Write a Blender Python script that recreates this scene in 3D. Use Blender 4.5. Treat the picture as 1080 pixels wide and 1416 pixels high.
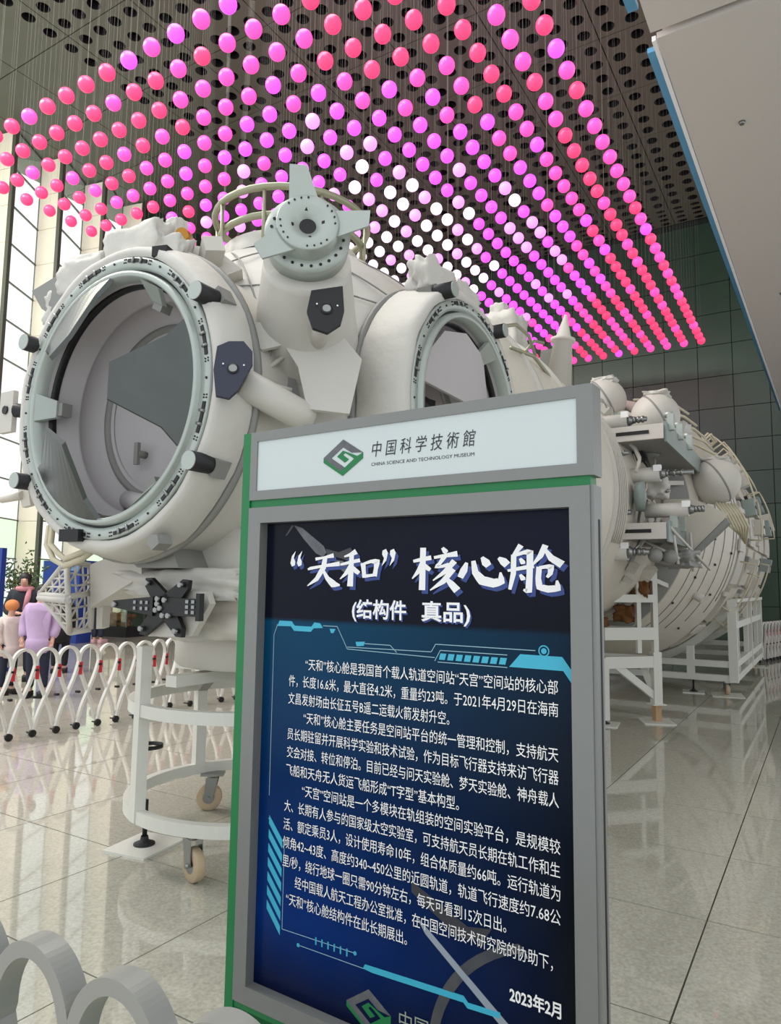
import bpy, math, random
from mathutils import Vector, Matrix, noise
random.seed(7)
sc = bpy.context.scene
R = math.radians
for o in list(bpy.data.objects): bpy.data.objects.remove(o)
COL = sc.collection

# ------------------------------------------------------------------ camera
F_PX, PITCH, ROLL, EYE = 980.0, R(6.0), R(0.75), 1.5
cam = bpy.data.cameras.new('camera'); cam.sensor_fit = 'HORIZONTAL'; cam.sensor_width = 36.0
cam.lens = 36.0 * F_PX / 1080.0; cam.clip_start = 0.05; cam.clip_end = 400
co = bpy.data.objects.new('camera', cam); COL.objects.link(co)
_r0 = Vector((1, 0, 0)); _u0 = Vector((0, -math.sin(PITCH), math.cos(PITCH))); _f = Vector((0, math.cos(PITCH), math.sin(PITCH)))
_r = _r0 * math.cos(ROLL) + _u0 * math.sin(ROLL); _u = -_r0 * math.sin(ROLL) + _u0 * math.cos(ROLL)
co.matrix_world = Matrix(((_r.x, _u.x, -_f.x, 0), (_r.y, _u.y, -_f.y, 0), (_r.z, _u.z, -_f.z, EYE), (0, 0, 0, 1)))
sc.camera = co

# ------------------------------------------------------------------ world, added fill lights, exposure
w = bpy.data.worlds.new('sky'); sc.world = w; w.use_nodes = True
wb = w.node_tree.nodes['Background']; wb.inputs[0].default_value = (0.93, 0.97, 1.0, 1); wb.inputs[1].default_value = 1.05
vs = sc.view_settings; vs.view_transform = 'Standard'; vs.look = 'None'; vs.gamma = 1.0; vs.use_curve_mapping = False; vs.exposure = 0.24
HALL = R(58.5)                                   # the hall's long axis lies 31.5 degrees right of the view
AX = Vector((math.cos(HALL), math.sin(HALL), 0)); LX = Vector((-math.sin(HALL), math.cos(HALL), 0))
def hall(a, l, z=0.0): return AX * a + LX * l + Vector((0, 0, z))
CEIL = 13.7
def area(name, loc, size, power, color=(1, 1, 1), rot=(0, 0, 0)):
    L = bpy.data.lights.new(name, 'AREA'); L.shape = 'RECTANGLE'; L.size, L.size_y = size; L.energy = power; L.color = color
    o = bpy.data.objects.new(name, L); COL.objects.link(o); o.location = loc; o.rotation_euler = rot; return o
area('overhead_fill', hall(4.0, 6.0, CEIL - .2), (6, 6), 700, (1, .97, .92))  # added soft fill for the hall, not a real fitting
area('overhead_fill', hall(2.0, 13.0, CEIL - .2), (5, 6), 1500, (1, .95, .84), (R(0), R(-35), R(40)))  # second added fill, meant to brighten the cream piers by the windows

# ------------------------------------------------------------------ helpers
def lin(c):
    return tuple(((v / 255) / 12.92 if v / 255 <= .04045 else (((v / 255) + .055) / 1.055) ** 2.4) for v in c)
MATS = {}
def mat(name, rgb, rough=.5, metal=0.0, var=0.0, vscale=6.0, bump=0.0, bscale=20.0, spec=.5, emit=0.0, coat=0.0, rgb2=None, detail=3.0):
    if name in MATS: return MATS[name]
    m = bpy.data.materials.new(name); m.use_nodes = True; nt = m.node_tree; b = nt.nodes['Principled BSDF']
    c = lin(rgb) + (1,)
    b.inputs['Base Color'].default_value = c; b.inputs['Roughness'].default_value = rough; b.inputs['Metallic'].default_value = metal
    b.inputs['Specular IOR Level'].default_value = spec; b.inputs['Coat Weight'].default_value = coat
    tc = nt.nodes.new('ShaderNodeTexCoord')
    n = nt.nodes.new('ShaderNodeTexNoise'); n.inputs['Scale'].default_value = vscale; n.inputs['Detail'].default_value = detail
    nt.links.new(tc.outputs['Object'], n.inputs['Vector'])
    mx = nt.nodes.new('ShaderNodeMix'); mx.data_type = 'RGBA'
    c2 = lin(rgb2) + (1,) if rgb2 else tuple(v * (1 - var) for v in c[:3]) + (1,)
    mx.inputs['A'].default_value = c; mx.inputs['B'].default_value = c2
    nt.links.new(n.outputs['Fac'], mx.inputs['Factor']); nt.links.new(mx.outputs['Result'], b.inputs['Base Color'])
    if emit:
        b.inputs['Emission Color'].default_value = c; b.inputs['Emission Strength'].default_value = emit
    if bump:
        n2 = nt.nodes.new('ShaderNodeTexNoise'); n2.inputs['Scale'].default_value = bscale; n2.inputs['Detail'].default_value = 4
        nt.links.new(tc.outputs['Object'], n2.inputs['Vector'])
        bp = nt.nodes.new('ShaderNodeBump'); bp.inputs['Strength'].default_value = bump; bp.inputs['Distance'].default_value = .02
        nt.links.new(n2.outputs['Fac'], bp.inputs['Height']); nt.links.new(bp.outputs['Normal'], b.inputs['Normal'])
    MATS[name] = m; return m

class MB:
    def __init__(s): s.v = []; s.f = []; s.sm = []
    def add(s, vs, fs, smooth=False):
        k = len(s.v); s.v += [tuple(p) for p in vs]
        for f in fs: s.f.append(tuple(i + k for i in f)); s.sm.append(smooth)
        return s
    def box(s, c, d, rz=0.0, rot=None):
        m = rot if rot is not None else Matrix.Rotation(rz, 3, 'Z'); c = Vector(c); h = [x / 2 for x in d]
        vs = [c + m @ Vector((x * h[0], y * h[1], z * h[2])) for x in (-1, 1) for y in (-1, 1) for z in (-1, 1)]
        return s.add(vs, [(0, 1, 3, 2), (4, 6, 7, 5), (0, 4, 5, 1), (2, 3, 7, 6), (0, 2, 6, 4), (1, 5, 7, 3)])
    def beam(s, p0, p1, w, h, up=(0, 0, 1)):
        p0 = Vector(p0); p1 = Vector(p1); d = (p1 - p0); L = d.length; d.normalize(); u = Vector(up)
        if abs(d.dot(u)) > .98: u = Vector((1, 0, 0))
        sd = d.cross(u).normalized(); u = sd.cross(d)
        return s.box((p0 + p1) / 2, (L, w, h), rot=Matrix((d, sd, u)).transposed())
    def cyl(s, p0, p1, r0, r1=None, n=16, caps=True):
        return s.lathe([(0, r0), (1, r0 if r1 is None else r1)], p0, Vector(p1) - Vector(p0), n, caps)
    def lathe(s, prof, o, ax, n=32, caps=False, smooth=True, a0=0.0, a1=2 * math.pi):
        o = Vector(o); ax = Vector(ax); d = ax.normalized()
        u = Vector((0, 0, 1)) if abs(d.z) < .9 else Vector((1, 0, 0))
        e1 = d.cross(u).normalized(); e2 = e1.cross(d); full = abs(a1 - a0 - 2 * math.pi) < 1e-6
        cnt = n if full else n + 1; vs = []
        for (x, r) in prof:
            for i in range(cnt):
                t = a0 + (a1 - a0) * i / n
                vs.append(o + ax * x + (e1 * math.cos(t) + e2 * math.sin(t)) * r)
        fs = []
        for j in range(len(prof) - 1):
            for i in range(n):
                k = (i + 1) % cnt
                fs.append((j * cnt + i, j * cnt + k, (j + 1) * cnt + k, (j + 1) * cnt + i))
        s.add(vs, fs, smooth)
        if caps and full:
            b = len(s.v) - len(vs)
            s.f.append(tuple(b + i for i in range(n))[::-1]); s.sm.append(False)
            b2 = b + (len(prof) - 1) * n
            s.f.append(tuple(b2 + i for i in range(n))); s.sm.append(False)
        return s
    def tube(s, path, r, n=8, closed=False, rect=None, up=None):
        P = [Vector(p) for p in path]; m = len(P); rings = []; prev = None
        for i in range(m):
            if closed: t = P[(i + 1) % m] - P[i - 1]
            else: t = P[min(i + 1, m - 1)] - P[max(i - 1, 0)]
            t.normalize()
            if up is not None: sd = t.cross(Vector(up)); sd = sd.normalized() if sd.length > 1e-4 else prev
            elif prev is None:
                q = Vector((0, 0, 1)) if abs(t.z) < .9 else Vector((1, 0, 0)); sd = t.cross(q).normalized()
            else:
                sd = (prev - t * prev.dot(t)).normalized()
            prev = sd; nn = sd.cross(t)
            if rect:
                a, b = rect[0] / 2, rect[1] / 2
                rings.append([P[i] + sd * x * a + nn * y * b for x, y in ((-1, -1), (1, -1), (1, 1), (-1, 1))])
            else:
                rr = r[i] if isinstance(r, (list, tuple)) else r
                rings.append([P[i] + (sd * math.cos(2 * math.pi * k / n) + nn * math.sin(2 * math.pi * k / n)) * rr for k in range(n)])
        k = len(rings[0]); vs = [p for q in rings for p in q]; fs = []
        for i in range(m if closed else m - 1):
            j = (i + 1) % m
            for q in range(k): fs.append((i * k + q, i * k + (q + 1) % k, j * k + (q + 1) % k, j * k + q))
        if not closed: fs += [tuple(range(k))[::-1], tuple((m - 1) * k + q for q in range(k))]
        return s.add(vs, fs, rect is None)
    def prism(s, pts, ext):
        P = [Vector(p) for p in pts]; e = Vector(ext); n = len(P)
        fs = [tuple(range(n))[::-1], tuple(range(n, 2 * n))] + [(i, (i + 1) % n, n + (i + 1) % n, n + i) for i in range(n)]
        return s.add(P + [p + e for p in P], fs)
    def sphere(s, c, r, nu=20, nv=12, sc3=(1, 1, 1)):
        c = Vector(c); vs = [c + Vector((0, 0, r * sc3[2]))]
        for j in range(1, nv):
            th = math.pi * j / nv
            for i in range(nu):
                ph = 2 * math.pi * i / nu
                vs.append(c + Vector((r * math.sin(th) * math.cos(ph) * sc3[0], r * math.sin(th) * math.sin(ph) * sc3[1], r * math.cos(th) * sc3[2])))
        vs.append(c - Vector((0, 0, r * sc3[2]))); L = len(vs) - 1; fs = []
        for i in range(nu): fs.append((0, 1 + i, 1 + (i + 1) % nu)); fs.append((L, 1 + (nv - 2) * nu + (i + 1) % nu, 1 + (nv - 2) * nu + i))
        for j in range(nv - 2):
            for i in range(nu):
                fs.append((1 + j * nu + i, 1 + (j + 1) * nu + i, 1 + (j + 1) * nu + (i + 1) % nu, 1 + j * nu + (i + 1) % nu))
        return s.add(vs, fs, True)
    def blob(s, c, d, seed=0, amp=.12, n=10, rz=0.0, rot=None):
        # crumpled soft box: a gridded cube, rounded and displaced
        m = rot if rot is not None else Matrix.Rotation(rz, 3, 'Z'); c = Vector(c); idx = {}; vs = []; fs = []
        def vid(i, j, k):
            key = (i, j, k)
            if key not in idx:
                p = Vector((2 * i / n - 1, 2 * j / n - 1, 2 * k / n - 1)); q = p.normalized() * 1.18
                p = p.lerp(q, .22); nz = noise.noise(p * 1.6 + Vector((seed * 3.7, seed, 0))) + .45 * noise.noise(p * 4.5 + Vector((seed, 2.0, seed * 1.3)))
                p = p * (1 + amp * nz); idx[key] = len(vs)
                vs.append(c + m @ Vector((p.x * d[0] / 2, p.y * d[1] / 2, p.z * d[2] / 2)))
            return idx[key]
        for i in range(n):
            for j in range(n):
                for (A, fl) in ((lambda u, v, w_: (u, v, w_), 0), (lambda u, v, w_: (w_, u, v), 0), (lambda u, v, w_: (v, w_, u), 0)):
                    q = [vid(*A(i, j, n)), vid(*A(i + 1, j, n)), vid(*A(i + 1, j + 1, n)), vid(*A(i, j + 1, n))]; fs.append(tuple(q))
                    q = [vid(*A(i, j, 0)), vid(*A(i, j + 1, 0)), vid(*A(i + 1, j + 1, 0)), vid(*A(i + 1, j, 0))]; fs.append(tuple(q))
        return s.add(vs, fs, True)
    def shell(s, x0, x1, r0, r1, p0, p1, th, n=10):
        # curved panel on the module's flank: phi from the right (-Y) upwards, axis height AZ
        vs = []
        for i in range(n + 1):
            t = p0 + (p1 - p0) * i / n
            for (x, r) in ((x0, r0), (x1, r1), (x1, r1 + th), (x0, r0 + th)):
                vs.append((x, -r * math.cos(t), AZ + r * math.sin(t)))
        fs = []
        for i in range(n):
            for q in range(4): fs.append((i * 4 + q, i * 4 + (q + 1) % 4, i * 4 + 4 + (q + 1) % 4, i * 4 + 4 + q))
        fs += [(0, 1, 2, 3), (n * 4 + 3, n * 4 + 2, n * 4 + 1, n * 4)]
        return s.add(vs, fs)
    def mesh(s, name, m):
        me = bpy.data.meshes.new(name); me.from_pydata(s.v, [], s.f); me.update()
        for p, f in zip(me.polygons, s.sm): p.use_smooth = f
        if m: me.materials.append(m)
        return me
    def build(s, name, m, parent=None, label=None):
        return put(name, s.mesh(name, m), parent, label)
def put(name, me, parent=None, label=None, loc=None, rz=None):
    o = bpy.data.objects.new(name, me); COL.objects.link(o); o.parent = parent
    if label: o['label'] = label
    if loc is not None: o.location = loc
    if rz is not None: o.rotation_euler = (0, 0, rz)
    return o
def tag(o, label, cat, group=None):
    o['label'] = label; o['category'] = cat
    if group: o['group'] = group
    return o
def empty(name, loc=(0, 0, 0), rz=0.0):
    o = bpy.data.objects.new(name, None); COL.objects.link(o); o.location = loc; o.rotation_euler = (0, 0, rz); o.empty_display_size = .1; return o
def struct(o, label=None, cat=None):
    o['kind'] = 'structure'
    if label: o['label'] = label
    if cat: o['category'] = cat
    return o

# ------------------------------------------------------------------ materials
m_granite = mat('polished_granite', (205, 203, 190), .04, 0, vscale=70, rgb2=(140, 137, 124), spec=.9, detail=8)
m_grout = mat('tile_grout', (95, 92, 84), .6, var=.2)
m_ceil = mat('ceiling_panel_paint', (104, 112, 92), .45, var=.15, vscale=1.5)
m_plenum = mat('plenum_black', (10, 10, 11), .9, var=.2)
m_green = mat('dark_green_cladding', (48, 72, 56), .30, var=.2, vscale=1.2)
m_greenjoint = mat('cladding_joint', (24, 38, 29), .8, var=.2)
m_pier = mat('cream_pier_panel', (250, 243, 224), .5, var=.06)
m_mull = mat('window_mullion', (96, 100, 88), .4, .3, var=.1)
m_soffit = mat('white_soffit_panel', (206, 200, 194), .5, var=.04, vscale=1)
m_bluetrim = mat('pale_blue_edge_film', (88, 158, 200), .3, var=.1)
m_white = mat('white_spacecraft_paint', (202, 198, 190), .5, var=.10, vscale=3)
m_mli = mat('white_insulation_cloth', (204, 201, 194), .62, var=.11, vscale=4, bump=.6, bscale=6)
m_panelw = mat('cream_hull_panel', (204, 197, 185), .45, var=.12, vscale=5)
m_lining = mat('pale_tunnel_lining', (186, 181, 182), .55, var=.05)
m_ringmetal = mat('anodised_ring_metal', (176, 184, 178), .34, .3, var=.1)
m_steel = mat('brushed_steel', (150, 152, 150), .3, .9, var=.15, vscale=12)
m_petal = mat('dull_petal_metal', (92, 96, 94), .34, .75, var=.25, vscale=5)
m_grey = mat('grey_equipment_paint', (136, 136, 132), .5, var=.1)
m_dark = mat('dark_mechanism', (34, 34, 36), .5, .2, var=.2)
m_black = mat('matt_black_anodise', (16, 16, 18), .5, var=.2)
m_navy = mat('navy_target_plate', (42, 46, 66), .5, var=.1)
m_bluegrey = mat('blue_grey_box_side', (140, 152, 148), .45, var=.12)
m_brown = mat('brown_foam', (120, 78, 40), .9, var=.35, vscale=30, bump=.4)
m_gold = mat('gold_lens_rim', (180, 130, 60), .3, .9, var=.2)
m_rail = mat('olive_handrail', (160, 160, 134), .4, .4, var=.15)
m_cable = mat('cream_cable', (206, 198, 172), .6, var=.1)
m_cart = mat('white_cart_paint', (216, 216, 208), .4, var=.06)
m_rubber = mat('black_rubber', (20, 20, 20), .6, var=.2)
m_wheel = mat('beige_caster_tyre', (190, 170, 140), .55, var=.12)
m_wood = mat('plain_wood_block', (190, 155, 115), .6, var=.25, vscale=14)
m_signgrey = mat('grey_sign_frame', (128, 130, 128), .42, .25, var=.08, vscale=30)
m_signgreen = mat('green_sign_body', (0, 118, 62), .4, var=.1)
m_signwhite = mat('white_header_panel', (200, 209, 209), .4, var=.02)
m_ink = mat('black_ink', (32, 36, 36), .5, var=.1)
m_txt = mat('white_print', (240, 240, 240), .4, var=.02)
m_titleblue = mat('blue_title_shadow', (34, 62, 132), .4, var=.1)
m_cyan = mat('cyan_print', (56, 176, 206), .4, var=.1)
m_paleline = mat('pale_line_print', (150, 190, 205), .4, var=.1)
m_gate = mat('white_gate_bar', (222, 220, 214), .35, .1, var=.06)
m_gatesteel = mat('grey_gate_bar', (158, 158, 154), .35, .3, var=.08)
m_red = mat('red_reflector', (205, 28, 44), .35, var=.1)
m_blueboard = mat('blue_display_board', (36, 66, 150), .5, var=.12)
m_leaf = mat('green_leaf', (86, 116, 66), .5, var=.4, vscale=8)

# ------------------------------------------------------------------ floor
TA, TL = .9, .95
floor = put('floor', MB().box((13, 7, -.03), (30, 30, .04)).mesh('floor', m_grout), rz=HALL); struct(floor, 'polished beige granite floor of large square tiles', 'floor')
tile_me = MB().box((0, 0, 0), (TA - .007, TL - .007, .012)).mesh('floor_tile', m_granite)
tiles = []
for i in range(-2, 31):
    for j in range(-7, 22):
        a, l = 5.48 - 6 * TA + (i + .5) * TA, .53 + (j + .5) * TL
        if a > 24.2 or l > 18.6 or l < -6.5: continue
        p = hall(a, l); d = p.length; vis = p.y > .8 and abs(p.x / max(p.y, .1)) < .62
        tiles.append((0 if vis else 1, d, a, l))
tiles.sort()
rest = MB()
for k, (vis, d, a, l) in enumerate(tiles):
    if k < 300: put('floor_tile', tile_me, floor, loc=(a, l, -.006))
    else: rest.box((a, l, -.006), (TA - .007, TL - .007, .012))
rt = rest.build('floor_tile_field', m_granite, floor); rt['kind'] = 'stuff'

# ------------------------------------------------------------------ ceiling with round holes
PA = 2.04; HS = PA / 4
def perforated(rows, name):
    b = MB(); n = 16; rh = .145
    for i in range(4):
        for j in range(4):
            cx, cy = (i - 1.5) * HS, (j - 1.5) * HS; h = HS / 2
            if i == 0 or i == 3 or j == 0 or j == 3: pass
            sq = []; ci = []; ct = []
            for k in range(n):
                t = 2 * math.pi * k / n + math.pi / n; c, s_ = math.cos(t), math.sin(t); q = h / max(abs(c), abs(s_))
                if j in rows:
                    sq.append((cx + c * q, cy + s_ * q, 0)); ci.append((cx + c * rh, cy + s_ * rh, 0)); ct.append((cx + c * rh, cy + s_ * rh, .16))
            if j in rows:
                # square corners belong to the ring, too
                vs = sq + ci + ct; fs = []
                for k in range(n):
                    k2 = (k + 1) % n
                    fs.append((k, n + k, n + k2, k2)); fs.append((n + k, 2 * n + k, 2 * n + k2, n + k2))
                o0 = len(vs); cor = [(cx + h, cy + h, 0), (cx - h, cy + h, 0), (cx - h, cy - h, 0), (cx + h, cy - h, 0)]
                vs += cor
                for q, (k, k2) in enumerate(((1, 2), (5, 6), (9, 10), (13, 14))): fs.append((o0 + q, k, k2))
                b.add(vs, fs)
            else:
                b.add([(cx - h, cy - h, 0), (cx - h, cy + h, 0), (cx + h, cy + h, 0), (cx + h, cy - h, 0)], [(0, 1, 2, 3)])
    # folded panel edge and joint gap
    e = PA / 2
    b.add([(-e, -e, 0), (e, -e, 0), (e, e, 0), (-e, e, 0), (-e, -e, .1), (e, -e, .1), (e, e, .1), (-e, e, .1)], [(0, 1, 5, 4), (1, 2, 6, 5), (2, 3, 7, 6), (3, 0, 4, 7)])
    for v in range(len(b.v)):
        x, y, z = b.v[v]; b.v[v] = (x * .988, y * .988, z)
    me = b.mesh(name, m_ceil); me.materials.append(m_plenum)
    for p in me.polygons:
        if abs(p.normal.z) < .5 and max(abs(p.center.x), abs(p.center.y)) < PA * .49: p.material_index = 1  # hole walls coloured black: the shade inside is put into the colour
    return me
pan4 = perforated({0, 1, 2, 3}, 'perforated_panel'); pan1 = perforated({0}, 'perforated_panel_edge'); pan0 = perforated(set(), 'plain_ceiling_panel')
ceiling = put('ceiling', MB().box((14, 9, CEIL + .4), (26, 20, .1)).mesh('ceiling', m_plenum), rz=HALL)
struct(ceiling, 'dark panelled ceiling pierced by rows of round black holes', 'ceiling')
for i in range(10):
    for j in range(9):
        a = 4.62 + (i + .5) * PA; l = 3.79 + (j - 1 + .5) * PA - (PA if False else 0)
        if a > 24.6: continue
        me = pan4 if l < 13.9 else (pan1 if l < 16 else pan0)
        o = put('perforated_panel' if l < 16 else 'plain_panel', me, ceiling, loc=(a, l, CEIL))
        if a + PA / 2 > 24.2: o.scale = ((24.2 - (a - PA / 2)) / PA, 1, 1); o.location.x = (24.2 + a - PA / 2) / 2

# ------------------------------------------------------------------ far wall and left wall
wall_far = put('wall_far', MB().box((24.45, 8, CEIL / 2), (.3, 22, CEIL + 1)).mesh('wall_far', m_greenjoint), rz=HALL); struct(wall_far, 'dark green wall of square cladding panels at the far end', 'wall')
pan_me = MB().box((0, 0, 0), (.06, 1.0, 1.02)).mesh('cladding_panel', m_green)
for i in range(20):
    for j in range(13):
        l = -.83 + i * 1.02 + .5
        if l > 18.1: continue
        put('cladding_panel', pan_me, wall_far, loc=(24.27 + .012 * ((i * 7 + j * 3) % 3) / 3, l, .52 + j * 1.04))
wall_left = put('wall_left', MB().box((19.3, 18.45, CEIL / 2), (9.9, .3, CEIL + .6)).mesh('wall_left', m_greenjoint), rz=HALL); struct(wall_left, 'dark green side wall beyond the tall windows', 'wall')
pl_me = MB().box((0, 0, 0), (1.9, .06, 1.9)).mesh('side_cladding_panel', m_green)
for i in range(5):
    for j in range(7): put('side_cladding_panel', pl_me, wall_left, loc=(15.3 + i * 1.95, 18.27, .98 + j * 1.96))

# sawtooth window wall: glass leaf, then cream pier leaf
m_glass = bpy.data.materials.new('window_glass'); m_glass.use_nodes = True
def glass(name, tint, gl):
    m = bpy.data.materials.new(name); m.use_nodes = True; nt = m.node_tree; nt.nodes.clear()
    o = nt.nodes.new('ShaderNodeOutputMaterial'); mx = nt.nodes.new('ShaderNodeMixShader'); t = nt.nodes.new('ShaderNodeBsdfTransparent'); g = nt.nodes.new('ShaderNodeBsdfGlossy')
    t.inputs[0].default_value = tint + (1,); g.inputs['Roughness'].default_value = .03; g.inputs[0].default_value = (.9, 1, .93, 1)
    mx.inputs[0].default_value = gl
    nt.links.new(t.outputs[0], mx.inputs[1]); nt.links.new(g.outputs[0], mx.inputs[2]); nt.links.new(mx.outputs[0], o.inputs[0]); return m
bpy.data.materials.remove(m_glass)
m_glass = glass('window_glass', (.985, 1, .985), .09); m_glassg = glass('green_film_glass', (.90, .985, .84), .07)
PITCH_W, LG, LP, AG, AP = 1.4, 1.44, .747, R(30.5), R(-77.6)
PH = 1.05
pane_me = MB().box((0, 0, 0), (LG - .04, .02, PH - .03)).mesh('pane', m_glass)
paneg_me = MB().box((0, 0, 0), (LG - .04, .02, PH - .03)).mesh('pane_green', m_glassg)
pier_me = MB().box((0, 0, 0), (LP - .01, .12, PH - .012)).mesh('pier_panel', m_pier)
for k in range(7):
    a0 = 14.2 - (7 - k) * PITCH_W; g = Vector((math.cos(AG), math.sin(AG), 0)); p = Vector((math.cos(AP), math.sin(AP), 0))
    S = Vector((a0, 18.2, 0)); G1 = S + g * LG; P1 = G1 + p * LP
    fr = MB()
    fr.box(S + Vector((0, 0, CEIL / 2)), (.08, .09, CEIL), AG); fr.box(G1 + Vector((0, 0, CEIL / 2)), (.025, .05, CEIL), AG)
    for j in range(14): fr.box((S + G1) / 2 + Vector((0, 0, j * PH + .02)), (LG, .05, .032), AG)
    wn = put('window_%d' % (k + 1), fr.mesh('window_frame', m_mull), rz=HALL); struct(wn, 'tall glazed bay of the bright window wall, number %d from the entrance end' % (k + 1) if False else 'tall narrow bay of the bright sawtooth window wall', 'window')
    for j in range(13): put('pane', paneg_me if j < 4 and (j + k) % 2 == 0 else pane_me, wn, loc=(S + G1) / 2 + Vector((0, 0, (j + .5) * PH + .02)), rz=AG)
    tr = put('trim_%d' % (k + 1), MB().box(P1 + Vector((.04, -.02, CEIL / 2)), (.03, .12, CEIL), AP).mesh('pier_edge', m_mull), rz=HALL); struct(tr, 'cream pier with a dark edge strip beside a window bay', 'pier')
    for j in range(13): put('pier_panel', pier_me, tr, loc=(G1 + P1) / 2 + Vector((.05, 0, (j + .5) * PH)), rz=AP)

# ------------------------------------------------------------------ white soffit of the upper floor
E0, E1 = (6.30, 1.10), (22.5, .80); SZ = 6.5
def edge_l(a): return E0[1] + (E1[1] - E0[1]) * (a - E0[0]) / (E1[0] - E0[0])
soffit = put('ceiling_soffit', MB().prism([(6.33, edge_l(6.33) - .05, SZ + .06), (22.5, E1[1] - .05, SZ + .06), (22.5, -9, SZ + .06), (6.33, -9, SZ + .06)], (0, 0, .7)).mesh('soffit', m_soffit), rz=HALL)
struct(soffit, 'smooth white soffit under the upper floor', 'soffit')
MB().prism([(6.33, edge_l(6.33), SZ), (22.5, E1[1], SZ), (22.5, -9, SZ), (6.33, -9, SZ)], (0, 0, .06)).build('soffit_panel', m_soffit, soffit)
MB().prism([(2.2, 1.18, SZ + .02), (6.26, 1.14, SZ + .02), (6.26, -9, SZ + .02), (2.2, -9, SZ + .02)], (0, 0, .7)).build('soffit_panel', m_soffit, soffit)
MB().beam((6.33, 1.125, SZ + .01), (22.5, .825, SZ + .01), .035, .05).build('white_edge_trim', m_txt, soffit)
MB().beam((6.6, 1.19, SZ + .12), (22.5, .87, SZ + .12), .09, .05).build('blue_edge_film', m_bluetrim, soffit)
MB().beam((4.2, 1.30, SZ + .12), (6.02, 1.235, SZ + .12), .09, .05).build('blue_edge_film', m_bluetrim, soffit)
for a, l in ((8.0, .55), (13.2, .42), (9.8, .1)):
    MB().cyl((a, l, SZ), (a, l, SZ - .03), .035, .025, 12).build('sprinkler_head', m_steel, soffit)

# ------------------------------------------------------------------ hanging globe lamps
HB = 7.4; ZB = 1.5 + HB; SP = .0642 * HB; RB = .0157 * HB
shade = [('white', (255, 226, 252), 'almost white'), ('lilac', (250, 150, 250), 'pale lilac-pink'), ('magenta', (236, 84, 238), 'bright magenta'), ('pink', (250, 78, 170), 'hot pink'), ('red', (252, 64, 112), 'rose-red')]
globe_me = {}; cord_me = MB().cyl((0, 0, RB), (0, 0, CEIL - ZB - .02), .0012, n=4, caps=False).mesh('cord', mat('grey_cord', (140, 140, 134), .6, var=.1))
for nm, c, _ in shade:
    gm = mat('globe_' + nm, c, .35, emit=.86, var=.04)
    globe_me[nm] = MB().sphere((0, 0, 0), RB, 20, 12).mesh('globe_' + nm, gm)
gl = []
for i in range(35):
    for j in range(22):
        a = (.81 + i * .0645) * HB; l = (.385 + j * .0650) * HB
        da = a / HB - 1.65; dl = l / HB - .97; d = math.hypot(da / (.86 if da < 0 else 1.4), dl / (.60 if dl < 0 else .82)) + random.gauss(0, .05)
        if (i == 0 or j in (0, 21) or i == 34) and random.random() < .22: nm = 'magenta' if random.random() < .7 else 'pink'
        elif d < .24: nm = random.choice(['white', 'white', 'lilac'])
        elif d < .40: nm = random.choice(['white', 'lilac', 'lilac', 'magenta'])
        elif d < .66: nm = random.choice(['magenta', 'magenta', 'magenta', 'lilac'])
        elif d < .80: nm = random.choice(['magenta', 'pink', 'pink'])
        else: nm = random.choice(['red', 'red', 'pink'])
        p = hall(a, l, ZB); vis = p.y > 2 and -.60 < p.x / p.y < .62
        gl.append((0 if vis else 1, p.length, nm, p, i, j))
gl.sort(key=lambda t: (t[0], t[1]))
restg = {}
words = {n: t for n, _, t in shade}
def nth(n): return '%d%s' % (n, 'th' if 10 < n % 100 < 14 else {1: 'st', 2: 'nd', 3: 'rd'}.get(n % 10, 'th'))
for k, (v, d, nm, p, gi, gj) in enumerate(gl):
    if k < 300:
        o = put('globe_lamp', globe_me[nm], loc=p); tag(o, '%s globe lamp, %s line from the right edge, %s from the far end' % (words[nm], nth(gj + 1), nth(35 - gi)), 'lamp', 'glowing globe lamps hanging below the ceiling')
        put('cord', cord_me, o)
    else: restg.setdefault(nm, []).append(p)
bs = MB(); fm = []
for q, (nm, _, _) in enumerate(shade):
    for p in restg.get(nm, []):
        f0 = len(bs.f); bs.sphere(p, RB, 12, 8); fm += [q] * (len(bs.f) - f0); f0 = len(bs.f)
        bs.cyl(p + Vector((0, 0, RB)), (p.x, p.y, CEIL - .02), .0012, n=3, caps=False); fm += [len(shade)] * (len(bs.f) - f0)
me = bs.mesh('far_globes', None)
for nm, _, _ in shade: me.materials.append(MATS['globe_' + nm])
me.materials.append(MATS['grey_cord'])
for pgn, q in zip(me.polygons, fm): pgn.material_index = q
o = put('globe_lamp_field', me); tag(o, 'farther pink, magenta and white globe lamps filling the rest of the hanging field', 'lamps'); o['kind'] = 'stuff'

# ================================================================== the space station module
AZ = 2.41
MOD = Vector((-.702, 4.563, 0))
craft = empty('space_station_module', MOD, HALL)
tag(craft, 'huge white space station core module with docking ports, tanks and hull panels on white carts', 'spacecraft')
def V(*a): return Vector(a)

# ---- node sphere
nb = MB(); nb.sphere((0.1, 0, AZ), 1.25, 64, 40)
for i, v in enumerate(nb.v):
    p = Vector(v); d = (p - V(.1, 0, AZ)); k = noise.noise(d * 2.2) * .035 + noise.noise(d * 7) * .008
    nb.v[i] = tuple(p + d.normalized() * k)
def in_port(c): return (c.x < -.5 and math.hypot(c.y, c.z - AZ) < .63) or (c.y < -.5 and math.hypot(c.x - .13, c.z - AZ - .02) < .63)
keep = [i for i, f in enumerate(nb.f) if not in_port(sum((Vector(nb.v[q]) for q in f), Vector()) / len(f))]
nb.f = [nb.f[i] for i in keep]; nb.sm = [nb.sm[i] for i in keep]
nb.build('node_body', m_mli, craft, 'white cloth-covered spherical node of the module')

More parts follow.
